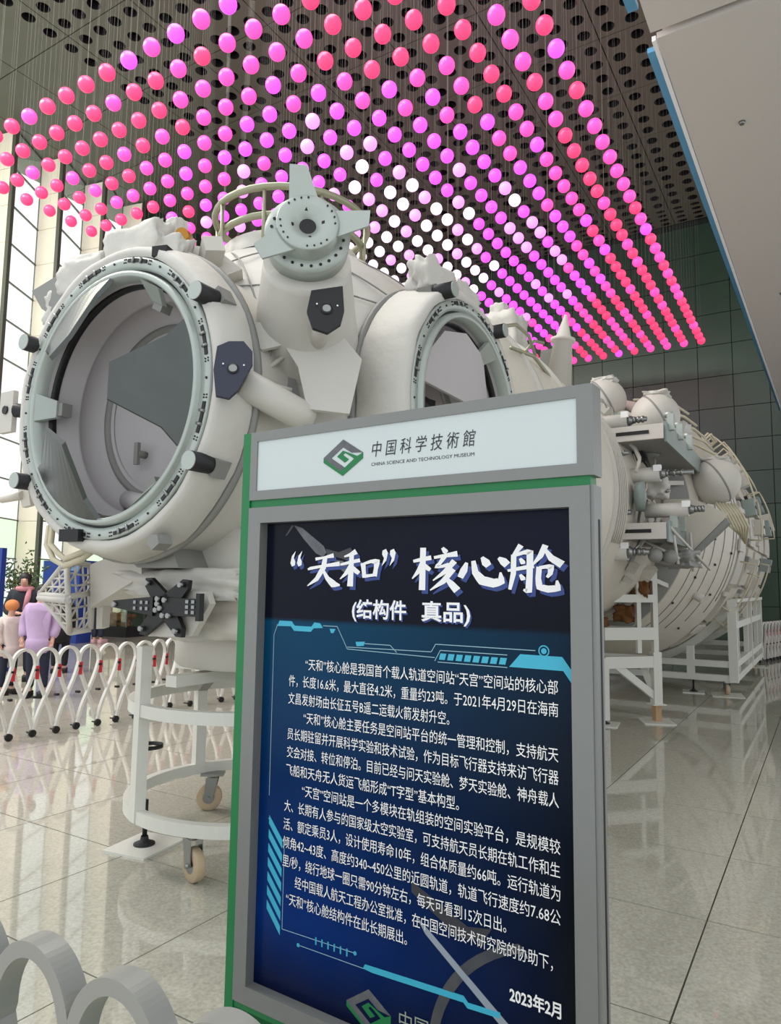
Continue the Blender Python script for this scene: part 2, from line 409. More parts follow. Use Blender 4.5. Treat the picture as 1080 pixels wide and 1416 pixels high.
for k, (ax_, off) in enumerate(((V(.3, .2, 1), .25), (V(1, -.8, .2), -.35), (V(-.2, 1, .3), -.25), (V(.5, -.4, 1), .75), (V(.8, 1, -.1), -.8))):
    ax_ = ax_.normalized(); e1 = ax_.cross(V(.1, .3, .9)).normalized(); e2 = ax_.cross(e1); rr_ = math.sqrt(1.262 ** 2 - off ** 2)
    run = []
    for t in range(0, 366, 4):
        p = V(.1, 0, AZ) + ax_ * off + (e1 * math.cos(R(t)) + e2 * math.sin(R(t))) * rr_
        if in_port(p) or t > 360:
            if len(run) > 3: MB().tube(run, .005, 5).build('cloth_seam', m_grey, craft)
            run = []
        else: run.append(p)

# ---- docking ports
def port(O, o, rs, petals, sleeve, motor_angles, label):
    O = Vector(O); o = Vector(o); t = V(0, 0, 1).cross(o); z = V(0, 0, 1)
    def P(th, r, s): return O + o * s + (t * math.cos(th) + z * math.sin(th)) * r * rs
    prof = [(-.10, .705), (-.005, .705), (0, .70), (0, .650), (-.03, .646), (-.03, .634), (.010, .632), (.016, .618), (.010, .602), (-.06, .598)]
    ring = MB().lathe([(s, r * rs) for s, r in prof], O, o, 96).build('docking_port', m_ringmetal, craft, label)
    # dark groove between flange and inner ring
    MB().lathe([(-.026, .648 * rs), (-.026, .633 * rs)], O, o, 96).build('seal_groove', m_black, ring)
    # tunnel lining and back wall
    MB().lathe([(-.06, .598 * rs), (-.09, .592 * rs), (-.235, .568 * rs), (-.24, .558 * rs), (-.245, .566 * rs), (-.335, .51 * rs), (-.35, .48 * rs), (-.36, .42 * rs)], O, o, 72).build('tunnel_lining', m_lining, ring)
    MB().lathe([(-.075, .597 * rs), (-.10, .594 * rs), (-.115, .584 * rs), (-.08, .580 * rs), (-.075, .597 * rs)], O, o, 72).build('inner_dark_rail', m_black, ring)
    MB().lathe([(-.352, .48 * rs), (-.338, .476 * rs), (-.338, .448 * rs), (-.362, .44 * rs)], O, o, 72).build('hatch_rim', m_grey, ring)
    h = MB(); h.lathe([(-.362, .442 * rs), (-.37, .40 * rs), (-.385, .25 * rs), (-.39, .12 * rs), (-.392, 0.001)], O, o, 48); h.build('hatch', m_lining, ring)
    hd = MB(); c = P(R(232), .27, -.385); hd.cyl(c, c + o * .06, .02, n=10); hd.beam(c + o * .06 + z * .06, c + o * .06 - z * .06, .03, .02, up=o); hd.build('hatch_handle', m_grey, ring)
    MB().cyl(P(R(250), .50, -.29), P(R(278), .52, -.22), .05, n=12).build('soft_roll', m_lining, ring)
    # latch slots
    for k in range(12):
        th = R(15 + 30 * k); s_ = MB()
        n = 6; vs = []
        for i in range(n + 1):
            a = th + R(-6 + 12 * i / n)
            for (r, s) in ((.676, .001), (.694, .001), (.694, .006), (.676, .006)): vs.append(P(a, r, s))
        fs = []
        for i in range(n):
            for q in range(4): fs.append((i * 4 + q, i * 4 + (q + 1) % 4, i * 4 + 4 + (q + 1) % 4, i * 4 + 4 + q))
        s_.add(vs, fs + [(0, 1, 2, 3), (n * 4 + 3, n * 4 + 2, n * 4 + 1, n * 4)])
        so = s_.build('latch_slot', m_dark, ring)
        rl = MB()
        for da in (-2.5, 2.5): rl.cyl(P(th + R(da), .670, .008), P(th + R(da), .698, .008), .007, n=8)
        rl.build('latch_roller', m_steel, ring)['kind'] = 'stuff'
        bt = MB()
        for da in (-7.5, -8.6, 7.5, 8.6):
            for r in (.676, .693): bt.cyl(P(th + R(da), r, 0), P(th + R(da), r, .004), .004, n=6)
        bt.cyl(P(th + R(15), .682, 0), P(th + R(15), .682, .005), .006, n=6)
        bt.build('flange_bolt', m_dark, ring)['kind'] = 'stuff'
    # white padded collar with a dark gasket behind
    cp = [(-.012, .708), (-.002, .722), (-.004, .750), (-.022, .764), (-.05, .772), (sleeve, .805), (sleeve - .02, .79)]
    cb = MB(); cb.lathe([(s, r * rs) for s, r in cp], O, o, 72)
    for i, v in enumerate(cb.v):
        p = Vector(v); cb.v[i] = tuple(p + (p - O).normalized() * noise.noise(p * 6) * .012)
    cb.build('padded_collar', m_mli, ring, 'white quilted collar around the docking ring')
    MB().lathe([(sleeve - .015, .79 * rs), (sleeve - .02, .815 * rs), (sleeve - .045, .815 * rs), (sleeve - .05, .76 * rs)], O, o, 72).build('gasket_ring', m_grey, ring)
    MB().lathe([(sleeve - .03, .775 * rs), (sleeve - .2, .77 * rs), (sleeve - .55, .80 * rs)], O, o, 64).build('port_sleeve', m_white, ring)
    for k, th in enumerate(motor_angles):
        th = R(th); c = P(th, .765, .05); d = (o * .35 + (t * math.cos(th) + z * math.sin(th)) * -.02).normalized()
        mm = MB().cyl(P(th, .755, -.16), P(th, .755, .055), .044, n=20).build('latch_motor', m_dark, ring)
        MB().cyl(P(th, .755, .055), P(th, .755, .062), .042, n=20).build('motor_cap', m_ringmetal, ring)
        MB().box(P(th, .765, -.10), (.08, .08, .085), rot=Matrix((o, t * math.cos(th) + z * math.sin(th), o.cross(t * math.cos(th) + z * math.sin(th)))).transposed()).build('motor_mount', m_grey, ring)
    if petals:
        for th in petals:
            th = R(th); m_ = MB(); inn = []; out = []
            n = 8; root = [P(th + R(-29 + 58 * i / n), .612, .012) for i in range(n + 1)]
            mid = [P(th + R(-24 + 48 * i / n), .52, .06) for i in range(n + 1)]
            tw = t * -math.sin(th) + z * math.cos(th); tip = [P(th, .26, .19) + tw * (.085 * (2 * i / n - 1)) for i in range(n + 1)]
            rows = [root, mid, tip]; off = (t * math.cos(th) + z * math.sin(th)) * -.02 - o * .012
            vs = [p for r_ in rows for p in r_] + [p + off for r_ in rows for p in r_]; k = n + 1; fs = []; B = 3 * k
            for j in range(2):
                for i in range(n):
                    q = (j * k + i, j * k + i + 1, (j + 1) * k + i + 1, (j + 1) * k + i); fs.append(q); fs.append(tuple(x + B for x in q[::-1]))
            for j in range(2): fs.append((j * k, (j + 1) * k, (j + 1) * k + B, j * k + B)); fs.append((j * k + n, j * k + n + B, (j + 1) * k + n + B, (j + 1) * k + n))
            for i in range(n): fs.append((2 * k + i, 2 * k + i + 1, 2 * k + i + 1 + B, 2 * k + i + B)); fs.append((i, i + B, i + 1 + B, i + 1))
            pt = m_.add(vs, fs).build('guide_petal', m_petal, ring, 'bare metal guide petal leaning into the docking ring')
    # wedge target blocks inside the ring
    for th in (178, 62, 300):
        th = R(th); rd = t * math.cos(th) + z * math.sin(th); tw = t * -math.sin(th) + z * math.cos(th)
        w_ = MB(); c = P(th, .59, -.05)
        w_.prism([c + tw * .075 - rd * .0 + o * .06, c - tw * .075 + o * .06, c - tw * .045 - rd * .07 - o * .02, c + tw * .045 - rd * .07 - o * .02], -o * .03)
        w_.build('capture_wedge', m_ringmetal, ring)
        MB().box(c - rd * .08 - o * .06, (.06, .05, .07), rot=Matrix((o, rd, tw)).transposed()).build('capture_latch', m_grey, ring)
    return P, ring
PF, ringF = port((-1.343, 0, AZ), (-1, 0, 0), 1.0, (0, 120, 240), -.17, (31, -30, 150, 210), 'large round docking port facing front with latches and petals')
PS, ringS = port((.13, -1.29, AZ + .02), (0, -1, 0), 1.0, None, -.26, (118, 62, -62), 'second round docking port facing sideways behind the sign')
# slanted inner cover in the side port
MB().prism([PS(R(160), .54, -.12), PS(R(20), .54, -.12), PS(R(62), .55, -.05), PS(R(90), .55, -.04), PS(R(118), .55, -.05)], (0, .02, 0)).build('inner_cover', m_lining, ringS)
MB().blob(PS(R(75), .18, -.33), (.14, .06, .06), 3).build('dark_fitting', m_dark, ringS)

# ---- insulation lumps, boxes and brackets on the front collar
for k, (c, d, rz) in enumerate([((-1.16, .46, 3.20), (.16, .34, .22), .1), ((-1.16, .05, 3.24), (.14, .40, .26), 0), ((-1.14, -.14, 3.17), (.12, .28, .18), .1), ((-1.12, .70, 3.07), (.12, .24, .2), .3)]):
    MB().blob(c, d, k + 1, .2, 12, rz).build('insulation_lump', m_mli, craft)
MB().prism([(-1.2, .95, 3.21), (-1.2, .72, 3.25), (-1.2, .62, 3.10), (-1.2, .74, 3.02), (-1.2, .84, 3.08)], (.1, 0, 0)).build('bracket_plate', m_grey, craft)
MB().box((-1.30, -.31, 3.09), (.08, .08, .05), .3).build('connector_block', m_dark, craft)
MB().prism([(-1.35, -.365, 1.72), (-1.35, -.415, 1.72), (-1.35, -.43, 1.68), (-1.35, -.385, 1.65), (-1.35, -.35, 1.68)], (.08, 0, 0)).build('connector_block', m_grey, craft)
MB().box((-1.33, .19, 1.73), (.12, .12, .06), .2).build('connector_block', m_dark, craft)
# bracket with lens at upper left of the node
bk = MB(); bk.prism([(-1.087, -.11, 3.363), (-1.055, -.138, 3.394), (-1.044, -.199, 3.279), (-.959, -.314, 3.259), (-.896, -.439, 3.148), (-.988, -.353, 3.08), (-1.053, -.23, 3.05), (-1.089, -.159, 3.10)], (.10, .08, -.03))
bko = bk.build('sensor_bracket', m_white, craft)
MB().box((-.99, -.30, 3.19), (.10, .26, .09), rot=Matrix.Rotation(R(-20), 3, 'X') @ Matrix.Rotation(R(-35), 3, 'Z')).build('sensor_box', m_white, bko)
MB().cyl((-1.10, -.20, 3.31), (-1.03, -.16, 3.33), .035, .035, 14).build('gold_lens', m_gold, bko, 'gold rimmed lens')
MB().blob((-1.07, -.12, 3.37), (.08, .09, .10), 5).build('soft_cap', m_mli, bko)

# ---- grapple boom with end flange
b0 = V(-.62, -.66, 2.66); tip = V(-1.175, -1.095, 3.045); bd = (tip - b0).normalized()
arm = MB().lathe([(-.05, .30), (.10, .285), (.35, .245), (.62, .205), (.66, .20)], b0, bd, 40, True).build('grapple_boom', m_mli, craft, 'thick white boom rising from the node with a round metal end')
MB().beam(b0 + bd * .25 + V(-.14, -.155, -.02), b0 + bd * .66 + V(-.115, -.12, -.05), .006, .006).build('boom_seam', m_grey, arm)
hd = V(-.76, -.60, .12).normalized(); hc = tip + bd * .0
def HP(x, th, r):
    e1 = V(0, 0, 1).cross(hd).normalized(); e2 = hd.cross(e1); return hc + hd * x + (e1 * math.cos(th) + e2 * math.sin(th)) * r
MB().lathe([(-.10, .185), (-.02, .19), (0, .19), (.005, .14), (.005, .135)], hc, hd, 48, True).build('rear_flange', m_ringmetal, arm)
fl = MB().lathe([(0, .135), (.085, .135), (.09, .13), (.09, .082), (.06, .04), (.055, .036)], hc, hd, 48).build('front_flange', m_ringmetal, arm)
MB().cyl(hc + hd * .05, hc + hd * .056, .037, n=24).build('dark_socket', m_black, arm)
bl = MB()
for k in range(24):
    if k % 6 in (0, 1, 2, 3): bl.cyl(HP(.09, R(15 * k), .118), HP(.094, R(15 * k), .118), .0045, n=6)
    bl.cyl(HP(.003, R(15 * k + 7), .16), HP(.008, R(15 * k + 7), .16), .007, n=6)
for k in range(4): bl.box(HP(.075, R(90 * k + 8), .07), (.012, .016, .014))
bl.build('flange_bolt', m_dark, arm)['kind'] = 'stuff'
for th in (100, 5, 220):
    th = R(th); f_ = MB(); w_ = R(30)
    f_.prism([HP(.06, th - w_, .13), HP(.06, th + w_, .13), HP(.10, th + R(8), .275), HP(.10, th - R(8), .262)], hd * .012)
    f_.build('guide_fin', m_ringmetal, arm)
# target plates on stubs
def target(pts, ctr, stub_to, m_, name='target_plate', lab=None):
    n_ = V(-.75, -.6, .25).normalized(); pts = [Vector(p) + n_ * .035 for p in pts]; ctr = Vector(ctr) + n_ * .035; o_ = MB().prism(pts, n_ * .018).build(name, m_, craft, lab)
    c = Vector(ctr) + n_ * .018; MB().cyl(c, c + n_ * .012, .018, n=16).build('target_boss', m_steel, o_)
    rr = MB(); rr.lathe([(0, .026), (.008, .026), (.008, .018)], c, n_, 20); rr.build('boss_rim', m_black, o_)
    dd = MB(); dd.cyl(c + V(.03, -.035, .02), c + V(.03, -.035, .02) + n_ * .004, .004, n=6); dd.cyl(c + V(-.03, .03, .02), c + V(-.03, .03, .02) + n_ * .004, .004, n=6); dd.build('white_dot', m_txt, o_)['kind'] = 'stuff'
    MB().cyl(Vector(ctr) - n_ * .001, stub_to, .028, .05, 16).build('target_stub', m_white, o_)
    return o_
target([(-1.308, -.712, 2.528), (-1.272, -.746, 2.556), (-1.231, -.795, 2.56), (-1.216, -.835, 2.511), (-1.226, -.847, 2.45), (-1.288, -.825, 2.32), (-1.318, -.804, 2.28), (-1.35, -.758, 2.291), (-1.337, -.725, 2.412)][::-1], (-1.28, -.785, 2.42), (-1.08, -.72, 2.40), m_navy, lab='navy target plate with chamfered corners beside the front port')
target([(-1.146, -1.1, 2.761), (-1.054, -1.201, 2.794), (-1.075, -1.227, 2.668), (-1.098, -1.226, 2.602), (-1.143, -1.19, 2.556), (-1.178, -1.138, 2.576), (-1.178, -1.104, 2.657)][::-1], (-1.12, -1.166, 2.67), (-.85, -.90, 2.66), m_black, lab='black rounded target plate under the grapple boom')
MB().lathe([(0, .072), (.3, .072), (.36, .05)], (-1.215, -.775, 2.405), V(.27, -.17, -.13).normalized(), 20, True).build('support_tube', m_white, craft)
# cloth sheet with cut-out in front of the node
sh = [(-1.104, -.646, 2.706), (-1.056, -.688, 2.75), (-.8, -1.033, 2.69), (-.768, -1.119, 2.577), (-.864, -1.12, 2.289), (-.982, -.965, 2.306), (-.969, -.892, 2.52), (-.989, -.82, 2.633), (-1.061, -.745, 2.599)]
MB().prism([Vector(p) for p in sh][::-1], V(-.75, -.6, .25).normalized() * .02).build('cloth_sheet', m_mli, craft)
for p, q in (((-1.04, -.69, 2.60), (-1.0, -.80, 2.36)), ((-1.09, -.66, 2.44), (-.96, -.80, 2.60)), ((-1.0, -.74, 2.62), (-1.06, -.72, 2.36)), ((-1.08, -.72, 2.46), (-.97, -.86, 2.42))): MB().cyl(p, q, .012, n=8).build('truss_strut', m_white, craft)
MB().prism([(-.965, -.63, 2.66), (-.87, -.74, 2.68), (-.87, -.87, 2.30), (-1.02, -.67, 2.32)][::-1], (.02, .02, 0)).build('cavity_back', m_grey, craft)
# handrail hoops on top of the node
for zc, rr in ((3.86, .50), (3.70, .47)):
    pts = [(-.05 + rr * math.cos(R(t)) * 1.0, -.06 + rr * math.sin(R(t)) * 1.0, zc) for t in range(0, 360, 10)]
    MB().tube(pts, .022, 8, True).build('handrail_hoop', m_rail, craft, 'olive metal handrail hoop on top of the node')
for t in (40, 120, 160, 200, 240, 290, 340): MB().cyl((-.05 + .49 * math.cos(R(t)), -.06 + .49 * math.sin(R(t)), 3.45), (-.05 + .5 * math.cos(R(t)), -.06 + .5 * math.sin(R(t)), 3.86), .012, n=6).build('handrail_post', m_rail, craft)
MB().lathe([(0, .46), (.10, .45), (.14, .36), (.15, .01)], (-.05, -.06, 3.52), (0, 0, 1), 40).build('top_hatch_collar', m_white, craft)

# ---- below the front port
gp = MB().prism([(-1.1, .146, 1.666), (-1.1, -.218, 1.696), (-1.1, -.287, 1.578), (-1.1, .015, 1.579)], (.25, 0, 0)).build('grey_bracket_box', m_grey, craft)
sk = MB(); sk.prism([(-.9, .011, 1.74), (-.9, -.331, 1.85), (-.9, -.51, 1.76), (-.9, -.53, 1.38), (-.9, -.42, 1.42), (-.9, -.294, 1.56), (-.9, -.083, 1.54)], (.35, .05, 0)); sk.build('cloth_skirt', m_mli, craft)
MB().blob((-.75, -.15, 1.50), (.5, .85, .16), 11, .25).build('cloth_fold', m_mli, craft)
MB().blob((-.55, -.25, 1.32), (.7, .8, .22), 12, .15).build('cloth_fold', m_white, craft)
ar = MB(); ar.prism([(-1.0, .54, 1.60), (-1.0, .13, 1.70), (-1.0, .10, 1.54), (-1.0, .514, 1.36)], (.20, 0, 0)); aro = ar.build('antenna_arm', m_white, craft, 'white box arm carrying the lattice antenna')
# lattice antenna: four faceted sides with triangular webs
A_, B_, C_, D_, E_, F_, G_ = V(-1.10, .607, 1.616), V(-.98, .563, 1.596), V(-.98, 1.024, 1.426), V(-1.18, .457, 1.424), V(-1.05, .615, 1.221), V(-.95, .571, 1.441), V(-.95, .572, 1.238)
lat = MB()
for p, q in ((A_, B_), (A_, C_), (A_, D_), (B_, F_), (D_, F_), (D_, E_), (C_, D_), (C_, E_), (E_, G_), (F_, G_), (B_, G_)): lat.cyl(p, q, .016, n=8)
lat.cyl(C_ + V(0, 0, -.02), D_ + V(0, 0, -.02), .02, n=8)
def web(p, q, r, n):
    for i in range(1, n):
        k = i / n
        lat.cyl(p.lerp(q, k), p.lerp(r, k), .006, n=5); lat.cyl(q.lerp(p, k), q.lerp(r, k), .006, n=5); lat.cyl(r.lerp(p, k), r.lerp(q, k), .006, n=5)
web(A_, C_, D_, 4); web(A_, B_, D_, 3); web(B_, F_, D_, 3); web(C_, E_, D_, 4); web(D_, F_, E_, 3); web(F_, G_, E_, 3)
lat.build('lattice_antenna', m_white, craft, 'white metal lattice corner of triangular webs')
MB().prism([B_ + V(.03, 0, 0), F_ + V(.03, 0, 0), G_ + V(.03, -.01, 0), V(-.93, .50, 1.25), V(-.93, .50, 1.57)], (.05, 0, 0)).build('lattice_backplate', m_white, craft)
# black cross-shaped adapter
hx = MB().prism([(-1.05, -.042, 1.469), (-1.05, -.429, 1.464), (-1.05, -.456, 1.406), (-1.05, -.343, 1.246), (-1.05, -.032, 1.232)], (.04, 0, 0)).build('adapter_backplate', m_white, craft)
cx = V(-1.10, -.20, 1.388); cr = MB()
for (y, z) in ((-.072, 1.506), (-.337, 1.498), (-.047, 1.264), (-.307, 1.265)):
    e = V(-1.10, y, z); d = (e - cx).normalized(); sd = V(1, 0, 0).cross(d)
    cr.prism([cx + sd * .055, e + sd * .03, e + d * .03, e - sd * .03, cx - sd * .055], (.025, 0, 0))
cr.prism([(-1.115, .17, 1.41), (-1.115, .18, 1.39), (-1.115, .17, 1.375), (-1.115, -.13, 1.34), (-1.115, -.13, 1.435)], (.03, 0, 0))
cr.prism([(-1.115, -.20, 1.43), (-1.115, -.20, 1.345), (-1.115, -.43, 1.345), (-1.115, -.43, 1.325), (-1.115, -.455, 1.325), (-1.115, -.455, 1.455), (-1.115, -.43, 1.455), (-1.115, -.43, 1.43)], (.03, 0, 0))
cro = cr.build('cross_adapter', m_black, craft, 'black cross-shaped adapter plate with silver bolts')
bt = MB()
for (y, z) in ((-.085, 1.503), (-.325, 1.495), (-.055, 1.275), (-.30, 1.272), (.155, 1.392), (-.17, 1.40), (-.19, 1.38), (-.16, 1.37), (-.22, 1.42), (-.21, 1.345), (-.25, 1.345), (-.17, 1.425)): bt.cyl((-1.10, y, z), (-1.128, y, z), .013, n=10)
for y in (-.375, -.415):
    for z in (1.365, 1.39, 1.415): bt.box((-1.117, y, z), (.006, .02, .016))
for y in (-.09, -.05, .0):
    for z in (1.375, 1.405): bt.box((-1.117, y, z), (.006, .018, .016))
bt.build('silver_bolt', m_steel, cro)['kind'] = 'stuff'
# hose loops and left-hand bits
for k, o_ in enumerate((0, .035)):
    pts = [(-1.22, .60 - .9 * o_, 1.80), (-1.25, .565 - o_, 1.70), (-1.25, .50 - o_, 1.62 + o_), (-1.25, .40, 1.585 + o_), (-1.22, .30, 1.62 + o_), (-1.15, .24, 1.70)]
    MB().tube(pts, .016, 8).build('grey_hose', m_cable, craft)
MB().box((-1.26, 1.0, 2.47), (.03, .13, .24)).build('side_target', m_white, craft)
MB().cyl((-1.26, .93, 2.475), (-1.2, .82, 2.46), .04, n=14).build('side_target_knuckle', m_dark, craft)
MB().cyl((-1.285, 1.0, 2.48), (-1.275, 1.0, 2.48), .025, n=12).build('side_target_socket', m_black, craft)
sp = MB(); sp.cyl((-1.2, 1.11, 1.975), (-1.2, .90, 1.99), .02, .026, 10); sp.prism([(-1.2, .97, 2.06), (-1.2, .86, 2.04), (-1.2, .82, 1.93), (-1.2, .90, 1.92)], (.03, 0, 0)); sp.build('side_spigot', m_panelw, craft)
MB().lathe([(0, .53), (.02, .55), (.2, .55), (.26, .50)], (-.15, -.05, 1.03), (0, 0, 1), 48).build('lower_drum', m_white, craft)
MB().box((-.45, -.45, 1.85), (.25, .25, .28), .6).build('white_box', m_white, craft)
MB().blob((-.62, -.52, 1.62), (.12, .16, .3), 21, .3).build('torn_cloth', m_mli, craft)

# ---- small column, frustum, big column
MB().lathe([(.75, 1.02), (1.05, 1.32), (1.12, 1.40), (5.45, 1.40)], (0, 0, AZ), (1, 0, 0), 72).build('small_column', m_panelw, craft, 'white narrower cylinder of the module behind the node')
for x in (1.15, 2.0, 2.9): MB().lathe([(x, 1.40), (x, 1.43), (x + .05, 1.43), (x + .05, 1.40)], (0, 0, AZ), (1, 0, 0), 72).build('column_ring', m_white, craft)
for k in range(6):
    pts = [(3.0 + .07 * k, -1.412 * math.cos(R(t)), AZ + 1.412 * math.sin(R(t))) for t in range(-20, 40, 5)]
    MB().tube(pts, .008, 5).build('fluted_rib', m_white, craft)
MB().lathe([(5.3, 1.38), (5.38, 1.55), (5.45, 1.65)], (0, 0, AZ), (1, 0, 0), 72).build('step_face', m_grey, craft)
MB().lathe([(5.45, 1.62), (5.45, 1.66), (7.22, 2.0), (7.28, 2.0), (7.30, 1.95)], (0, 0, AZ), (1, 0, 0), 96, smooth=False).build('frustum', m_panelw, craft, 'smooth flared hull band between the two cylinders')
for k, x in enumerate((5.75, 6.0, 6.3, 6.65, 7.0, 7.12)):
    r = 1.664 + (x - 5.45) / 1.77 * .34
    pts = [(x, -r * math.cos(R(t)), AZ + r * math.sin(R(t))) for t in range(-62 + 6 * k, 14, 4)]
    MB().tube(pts, .005, 4).build('hull_seam', m_grey, craft)
tk = MB()
for x, ph in ((5.7, -12), (6.0, -25), (6.5, -18), (6.8, -30), (5.8, -38), (6.7, -48), (6.3, -8), (7.0, -12), (6.2, -55)):
    r = 1.664 + (x - 5.45) / 1.77 * .34; p = V(x, -r * math.cos(R(ph)), AZ + r * math.sin(R(ph))); tk.box(p, (.07, .02, .03))
tk.build('index_mark', m_dark, craft)['kind'] = 'stuff'
rr = MB(); d = V(0, -math.cos(R(-32)), math.sin(R(-32))); c = V(6.3, 0, AZ) + d * 1.83
rr.cyl(c - d * .05, c + d * .1, .055, n=16); rr.build('stub_pipe', m_white, craft)
MB().lathe([(7.28, 1.90), (7.56, 1.90)], (0, 0, AZ), (1, 0, 0), 96).build('dark_gap_ring', m_dark, craft)
MB().lathe([(7.55, 1.90), (7.55, 1.96), (13.5, 1.96), (13.6, 1.8), (13.6, .1)], (0, 0, AZ), (1, 0, 0), 96).build('big_column', m_panelw, craft, 'largest cylinder of the module receding to the far end')
for i in range(6):
    for j in range(9):
        x0 = 7.58 + i * 1.0; p0 = R(-78 + j * 18)
        if i > 4 and j % 2: continue
        MB().shell(x0, x0 + .93 - .06 * (j % 2), 1.965, 1.965, p0, p0 + R(16.6), .03 + .02 * ((i + j) % 3), 6).build('hull_panel', m_panelw if (i + j) % 3 else m_white, craft)
# crosswise tabs over the dark gap, boxes and rails of the big column
def FL(x, ph, r): return V(x + .7, -(r - .1) * math.cos(R(ph)), AZ + (r - .1) * math.sin(R(ph)))
for k, ph in enumerate((-46, -28, -8, 6, 22, 38)):
    MB().beam(FL(6.5, ph, 2.12), FL(7.0, ph, 2.14), .06 if k % 2 else .16, .03, up=V(0, -math.cos(R(ph)), math.sin(R(ph)))).build('gap_tab', m_white, craft)
for k, (x, ph, s_) in enumerate(((7.3, 8, .3), (7.9, 22, .26), (8.6, 3, .3), (9.4, 15, .35), (7.4, 30, .22), (8.8, 33, .3), (10.3, 6, .35), (8.0, -14, .22), (9.2, -22, .28), (10.6, -12, .3), (11.6, 12, .4))):
    n_ = V(0, -math.cos(R(ph)), math.sin(R(ph))); c = FL(x, ph, 2.2); rot = Matrix((V(1, 0, 0), n_, V(1, 0, 0).cross(n_))).transposed()
    bo = MB().box(c, (s_, .16, s_ * .8), rot=rot).build('equipment_box', m_white if k % 3 else m_bluegrey, craft)
    MB().box(c + n_ * .085, (s_ * .5, .01, s_ * .12), rot=rot).build('box_slot', m_dark, bo)
for k, (x, p0, p1) in enumerate(((7.2, -40, -14), (7.2, 10, 36), (8.1, 24, 46), (9.0, 20, 44), (8.4, -44, -18), (9.8, -38, -12), (10.8, 2, 26), (7.7, -4, 12))):
    pts = [FL(x, p0, 2.1)] + [FL(x + .02, p0 + (p1 - p0) * i / 8, 2.30) for i in range(9)] + [FL(x, p1, 2.1)]
    MB().tube(pts, .014, 6).build('curved_handrail', m_cable, craft)
for k, (x, ph, L_) in enumerate(((6.95, 40, .6), (7.4, 44, .7), (6.95, 30, .5), (7.1, -34, .5), (8.2, -30, .7))):
    pts = [FL(x, ph, 2.1), FL(x, ph, 2.24), FL(x + L_, ph, 2.24), FL(x + L_, ph, 2.1)]
    MB().tube(pts, .016, 6).build('straight_handrail', m_cable, craft)

# ---- tanks, boxes, struts on the small column's flank
for (x, y, z) in ((5.3, -1.31, 3.58), (5.3, -.69, 3.85), (5.85, -1.89, 2.83)):
    tk_ = MB().sphere((x, y, z), .285, 32, 20).build('gas_tank', m_white, craft, 'round white gas tank')
    MB().lathe([(-.012, .286), (0, .291), (.012, .286)], (x, y, z), (.3, -.8, .5), 40).build('tank_band', m_grey, tk_)
    MB().blob((x + .02, y - .03, z + .25), (.3, .26, .08), int(abs(y) * 10), .3).build('tank_cloth', m_mli, tk_)
MB().cyl((5.2, -.95, 3.55), (5.5, -.95, 3.58), .13, n=20).build('tank_link', m_white, craft)
for (z0, z1, x1, nm) in ((2.945, 3.08, 5.95, 'upper'), (1.985, 2.13, 5.2, 'lower')):
    zc = (z0 + z1) / 2; bx = MB().box(((3.5 + x1) / 2, -1.44, zc), (x1 - 3.5, .56, z1 - z0)).build('slab_box', m_grey, craft, 'long grey %s box with a black slot in its pale end plate' % nm)
    MB().box((3.49, -1.44, zc), (.03, .57, z1 - z0 + .01)).build('end_plate', m_soffit, bx)
    MB().box((3.472, -1.44, zc), (.006, .31, .035)).build('slot', m_black, bx)
    MB().box(((3.5 + x1) / 2, -1.735, zc), (x1 - 3.55, .02, z1 - z0 + .06)).build('side_plate', m_bluegrey, bx)
    MB().cyl((4.3, -1.42, z0), (4.3, -1.42, z0 - .03), .12, .10, 20).build('underside_socket', m_grey, bx)
    for x in (3.7, 4.2, 4.8): MB().box((x, -1.76, zc + .12), (.08, .06, .16)).cyl((x, -1.78, zc + .2), (x, -1.7, zc + .2), .03, n=10).build('side_clamp', m_ringmetal, bx)
def strut(y0, y1, z, x, r, L2=.16, nm='strut_tube'):
    s_ = MB().cyl((x, y0, z), (x, y1, z), r, r * .97, 20).build(nm, m_white, craft)
    f = MB(); f.cyl((x, y1, z), (x, y1 - .05, z), r * .75, r * .5, 14); f.cyl((x, y1 - .05, z), (x, y1 - L2, z), r * .32, n=10)
    for k in range(3): f.cyl((x, y1 - .05 - L2 * .22 * k, z), (x, y1 - .075 - L2 * .22 * k, z), r * .45, n=10)
    f.build('strut_fitting', m_steel, s_); MB().box((x - r * .6, y1 + .02, z + r * .7), (.05, .07, .06)).build('strut_clip', m_txt, s_)
strut(-.9, -1.37, 3.175, 3.62, .075, .18); strut(-.95, -1.21, 2.82, 3.45, .065, .2); strut(-1.25, -1.65, 2.63, 3.7, .075, .3)
strut(-.95, -1.20, 2.24, 3.45, .075, .22); strut(-1.5, -1.90, 2.27, 3.7, .07, .14); strut(-.9, -1.37, 1.86, 3.5, .085, .2); strut(-1.35, -1.52, 2.5, 4.0, .05, .16)
for p in ((3.6, -1.60, 1.83), (3.7, -1.72, 1.82)): MB().sphere(p, .07).build('pump_bulb', m_grey, craft)
MB().lathe([(0, .02), (.02, .14), (.1, .15), (.12, .02)], (3.55, -1.42, 2.40), (.2, -1, 0), 24).build('small_dish', m_bluegrey, craft)
MB().prism([(4.5, -1.43, 2.484), (4.5, -1.834, 2.463), (4.5, -2.142, 2.296), (4.5, -2.12, 2.24), (4.5, -1.818, 1.927), (4.5, -1.569, 2.048)], (.06, 0, 0)).build('tilted_plate', m_panelw, craft)
MB().prism([(4.48, -2.14, 2.25), (4.48, -1.82, 1.92), (4.48, -1.81, 1.86), (4.48, -2.16, 2.20)], (.2, 0, 0)).build('dark_edge', m_grey, craft)
MB().blob((4.0, -1.5, 2.56), (.3, .3, .24), 31, .35).build('white_cover', m_mli, craft)
MB().blob((5.5, -1.48, 3.22), (.35, .35, .3), 33, .3).build('crumpled_cover', m_mli, craft)
